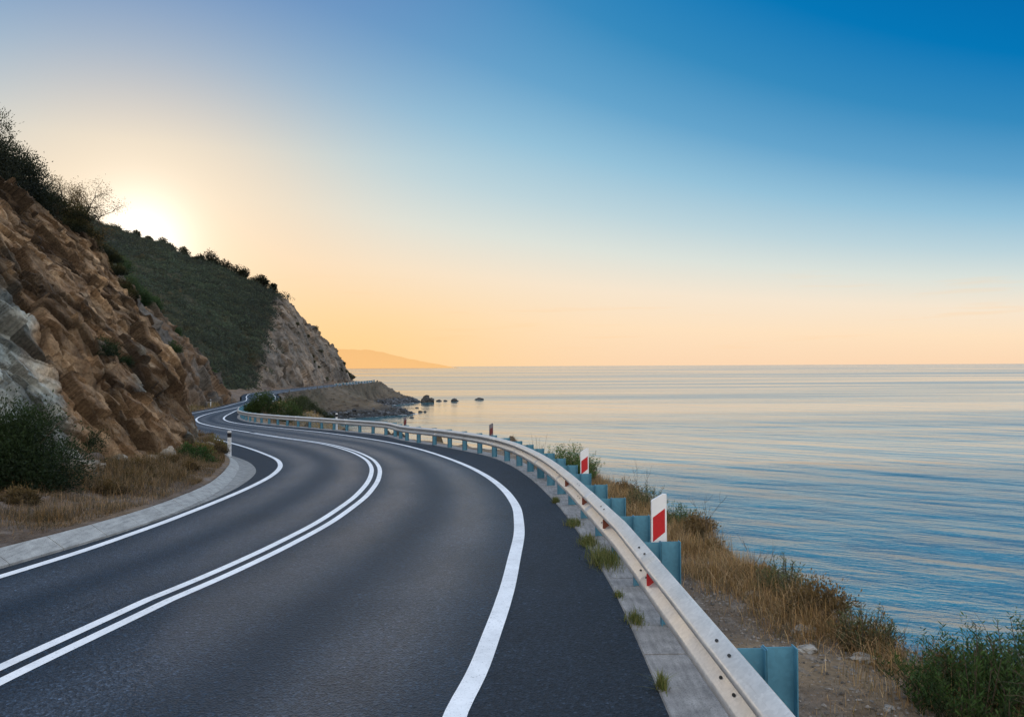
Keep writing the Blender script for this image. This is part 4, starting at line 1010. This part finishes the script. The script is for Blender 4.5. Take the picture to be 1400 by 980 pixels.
def rubble():
    import bmesh
    bm = bmesh.new(); bmesh.ops.create_icosphere(bm, subdivisions=2, radius=1); bv = np.array([x.co[:] for x in bm.verts]); bf = np.array([[x.index for x in f.verts] for f in bm.faces]); bm.free()
    r = np.random.default_rng(9); V = []; F = []; C = []
    for i in range(2600):
        y = r.uniform(120, 292); w_ = float(waterX(y)); x = w_+r.normal()*.8-.5+ (1.0 if r.random() < .2 else 0)
        if 180 < y < 214: x = w_-abs(r.normal())*4+1
        z = max(top(x, y, [B_ground]), SEA-.25)-.08; s = r.uniform(.15, .5)*(1.7 if r.random() < .1 else 1)
        dd, cr, rn = facet(bv*1.2+i*1.7, i % 50); v = bv*(1+.4*dd[:, None])*s*r.uniform(.6, 1.2, 3)*np.array([1.1, 1.1, .8])+np.array([x, y, z+.1])
        if z > SEA+1.6: continue
        V.append(v); F.append(bf+len(bv)*len(F)); C.append(np.tile(np.array([.065, .07, .078])*r.uniform(.45, 1.7), (len(bv), 1)))
    tag(mesh('shore_rocks', np.concatenate(V), np.concatenate(F), M['searock'], col=np.concatenate(C)), 'dark boulders heaped along the shore below the headland', 'shore rocks', kind='stuff')
rubble()

def surf():
    t = NT('sea_foam'); v = t.coord(); n = t.noise(v, .9, 6, .7); u = t.n('TexCoord').outputs['UV']; sp = t.n('SeparateXYZ'); t.l(u, sp.inputs[0])
    edge = t.math('MULTIPLY', t.math('SINE', t.math('MULTIPLY', sp.outputs[0], math.pi)), .24)
    a = t.ramp(t.math('ADD', n, edge), [(.62, 0), (.76, .85)])
    t.set(Base_Color=(.8, .82, .82, 1), Roughness=.7, Alpha=a)
    yy = np.arange(118, 300, .5); V = []; U = []
    for y in yy:
        w = float(waterX(y))+.5*float(vnoise(np.array([[y*.25, 0, 0]]))[0])
        for k in range(6): V.append((w-1.2+k*.9, y, SEA+.03)); U.append((k/5, y))
    tag(mesh('surf', V, gridfaces(len(yy), 6), t.m, uv=U, smooth=True), kind='structure')
surf()
# ------------------------------------------------------------------ sky, sun, camera
SAZ, SEL = R(-24.8), R(8.1)
SUN = Vector((math.sin(SAZ)*math.cos(SEL), math.cos(SAZ)*math.cos(SEL), math.sin(SEL)))
def world():
    w = bpy.data.worlds.new('World'); scn.world = w; w.use_nodes = True; nt = w.node_tree; nt.nodes.clear()
    class WT(NT):
        def __init__(s): s.t = nt
    t = WT(); tc = t.n('TexCoord').outputs['Generated']
    nm = t.n('VectorMath', operation='NORMALIZE'); t.l(tc, nm.inputs[0]); d = nm.outputs[0]
    sp = t.n('SeparateXYZ'); t.l(d, sp.inputs[0])
    el = t.math('MULTIPLY', t.math('ARCSINE', sp.outputs[2]), 180/math.pi)
    el = t.math('ABSOLUTE', el)
    hx = t.math('MULTIPLY', sp.outputs[0], math.sin(SAZ)); hy = t.math('MULTIPLY_ADD', sp.outputs[1], math.cos(SAZ), hx)
    hl = t.math('SQRT', t.math('ADD', t.math('ADD', t.math('MULTIPLY', sp.outputs[0], sp.outputs[0]), t.math('MULTIPLY', sp.outputs[1], sp.outputs[1])), 1e-5))
    c = t.math('DIVIDE', hy, hl)
    m = t.math('MULTIPLY_ADD', t.math('SUBTRACT', 1.0, c), 2.55, .93)
    tt = t.math('DIVIDE', t.math('MULTIPLY', el, m), 100.0, clamp=True)
    S = [(0, srgb(252, 216, 180)), (.035, srgb(254, 226, 192)), (.07, srgb(246, 230, 208)), (.105, srgb(220, 226, 219)), (.14, srgb(188, 212, 220)), (.185, srgb(148, 193, 217)), (.235, srgb(100, 164, 204)), (.30, srgb(52, 138, 190)), (.38, srgb(0, 118, 182)), (.50, srgb(0, 98, 166)), (.62, (.20, .42, .78, 1)), (1, (.62, .80, 1.05, 1))]
    col = t.ramp(tt, S)
    # warm low band toward the sun
    dt = t.n('VectorMath', operation='DOT_PRODUCT'); t.l(d, dt.inputs[0]); dt.inputs[1].default_value = SUN
    ang = t.math('MULTIPLY', t.math('ARCCOSINE', t.math('MINIMUM', dt.outputs['Value'], .999999)), 180/math.pi)
    lowm = t.math('POWER', 2.718, t.math('MULTIPLY', t.math('POWER', t.math('DIVIDE', el, 5.5), 2.0), -1.0))
    azm = t.math('POWER', 2.718, t.math('MULTIPLY', t.math('POWER', t.math('DIVIDE', t.math('SUBTRACT', 1.0, c), .085), 1.5), -1.0))
    col = t.mix(t.math('MULTIPLY', t.math('MULTIPLY', lowm, azm), .82), col, srgb(255, 206, 118))
    wide = t.math('POWER', 2.718, t.math('MULTIPLY', t.math('POWER', t.math('DIVIDE', ang, 11.5), 2.0), -1.0))
    col = t.mix(t.math('MULTIPLY', wide, .8), col, srgb(255, 212, 164))
    core = t.math('POWER', 2.718, t.math('MULTIPLY', t.math('POWER', t.math('DIVIDE', ang, 2.7), 2.0), -1.0))
    a = t.n('Mix', data_type='RGBA', blend_type='ADD'); a.inputs[0].default_value = 1
    gl = t.mix(core, (0, 0, 0, 1), (.55, .58, .60, 1)); t.l(col, a.inputs[6]); t.l(gl, a.inputs[7]); col = a.outputs[2]
    blm = t.math('POWER', 2.718, t.math('MULTIPLY', t.math('POWER', t.math('DIVIDE', ang, 6.5), 2.0), -1.0))
    a2 = t.n('Mix', data_type='RGBA', blend_type='ADD'); a2.inputs[0].default_value = 1; t.l(col, a2.inputs[6]); t.l(t.mix(blm, (0, 0, 0, 1), (.10, .20, .22, 1)), a2.inputs[7]); col = a2.outputs[2]
    lav = t.math('MULTIPLY', t.ramp(t.math('DIVIDE', el, 40.0), [(.36, 0), (.62, .55)]), t.math('POWER', 2.718, t.math('MULTIPLY', t.math('POWER', t.math('DIVIDE', t.math('SUBTRACT', 1.0, c), .09), 2.0), -1.0)))
    col = t.mix(lav, col, srgb(104, 130, 188))
    # thin streaks of cloud low down
    mp = t.n('Mapping'); mp.inputs['Scale'].default_value = (3, 3, 60); t.l(d, mp.inputs[0])
    st = t.ramp(t.noise(mp.outputs[0], 1.6, 4, .55), [(.60, 0), (.76, 1)])
    sb = t.math('MULTIPLY', t.ramp(t.math('DIVIDE', el, 10.0), [(.0, 0), (.2, 1), (.45, 1), (.7, 0)]), .38)
    col = t.mix(t.math('MULTIPLY', st, sb), col, srgb(255, 206, 150))
    # brighter open sky overhead and behind the viewer
    back = t.ramp(t.math('MULTIPLY_ADD', sp.outputs[1], -.5, .5), [(.42, 0), (.75, 1)])
    zen = t.ramp(sp.outputs[2], [(.52, 0), (.85, 1)])
    col = t.mix(t.math('MULTIPLY', back, .85), col, (1.55, 1.40, 1.20, 1))
    col = t.mix(t.math('MULTIPLY', zen, .85), col, (.86, 1.06, 1.36, 1))
    sky = t.n('TexSky', sky_type='NISHITA'); sky.sun_disc = False; sky.sun_elevation = SEL; sky.sun_rotation = SAZ; sky.dust_density = 1.5
    b1 = t.n('Background'); t.l(col, b1.inputs[0]); b1.inputs[1].default_value = 1.0
    b2 = t.n('Background'); t.l(sky.outputs[0], b2.inputs[0]); b2.inputs[1].default_value = .0008
    ad = t.n('AddShader'); t.l(b1.outputs[0], ad.inputs[0]); t.l(b2.outputs[0], ad.inputs[1])
    o = t.n('OutputWorld'); t.l(ad.outputs[0], o.inputs[0])
world()
sd = bpy.data.lights.new('sun', 'SUN'); sd.energy = .7; sd.angle = R(3); sd.color = (1, .84, .66)
so = bpy.data.objects.new('sun', sd); COL.objects.link(so); so.rotation_euler = (-SUN).to_track_quat('-Z', 'Y').to_euler()

cam = bpy.data.cameras.new('camera'); cam.lens = 1100/1400*36; cam.sensor_width = 36; cam.clip_end = 200000; cam.clip_start = .05
co = bpy.data.objects.new('camera', cam); COL.objects.link(co); co.location = (0, 0, H)
from mathutils import Matrix
p = math.atan(10.5/1100); r = R(.28)
fw = Vector((0, math.cos(p), math.sin(p))); u0 = Vector((0, -math.sin(p), math.cos(p))); r0_ = Vector((1, 0, 0))
ri = r0_*math.cos(r)-u0*math.sin(r); up = u0*math.cos(r)+r0_*math.sin(r)
co.matrix_world = Matrix(((ri.x, up.x, -fw.x, 0), (ri.y, up.y, -fw.y, 0), (ri.z, up.z, -fw.z, H), (0, 0, 0, 1)))
scn.camera = co
scn.view_settings.view_transform = 'Standard'; scn.view_settings.look = 'None'; scn.view_settings.exposure = 0
scn.render.engine = 'CYCLES'; scn.cycles.max_bounces = 6; scn.cycles.sample_clamp_indirect = 6
try: scn.cycles.use_denoising = True
except Exception: pass
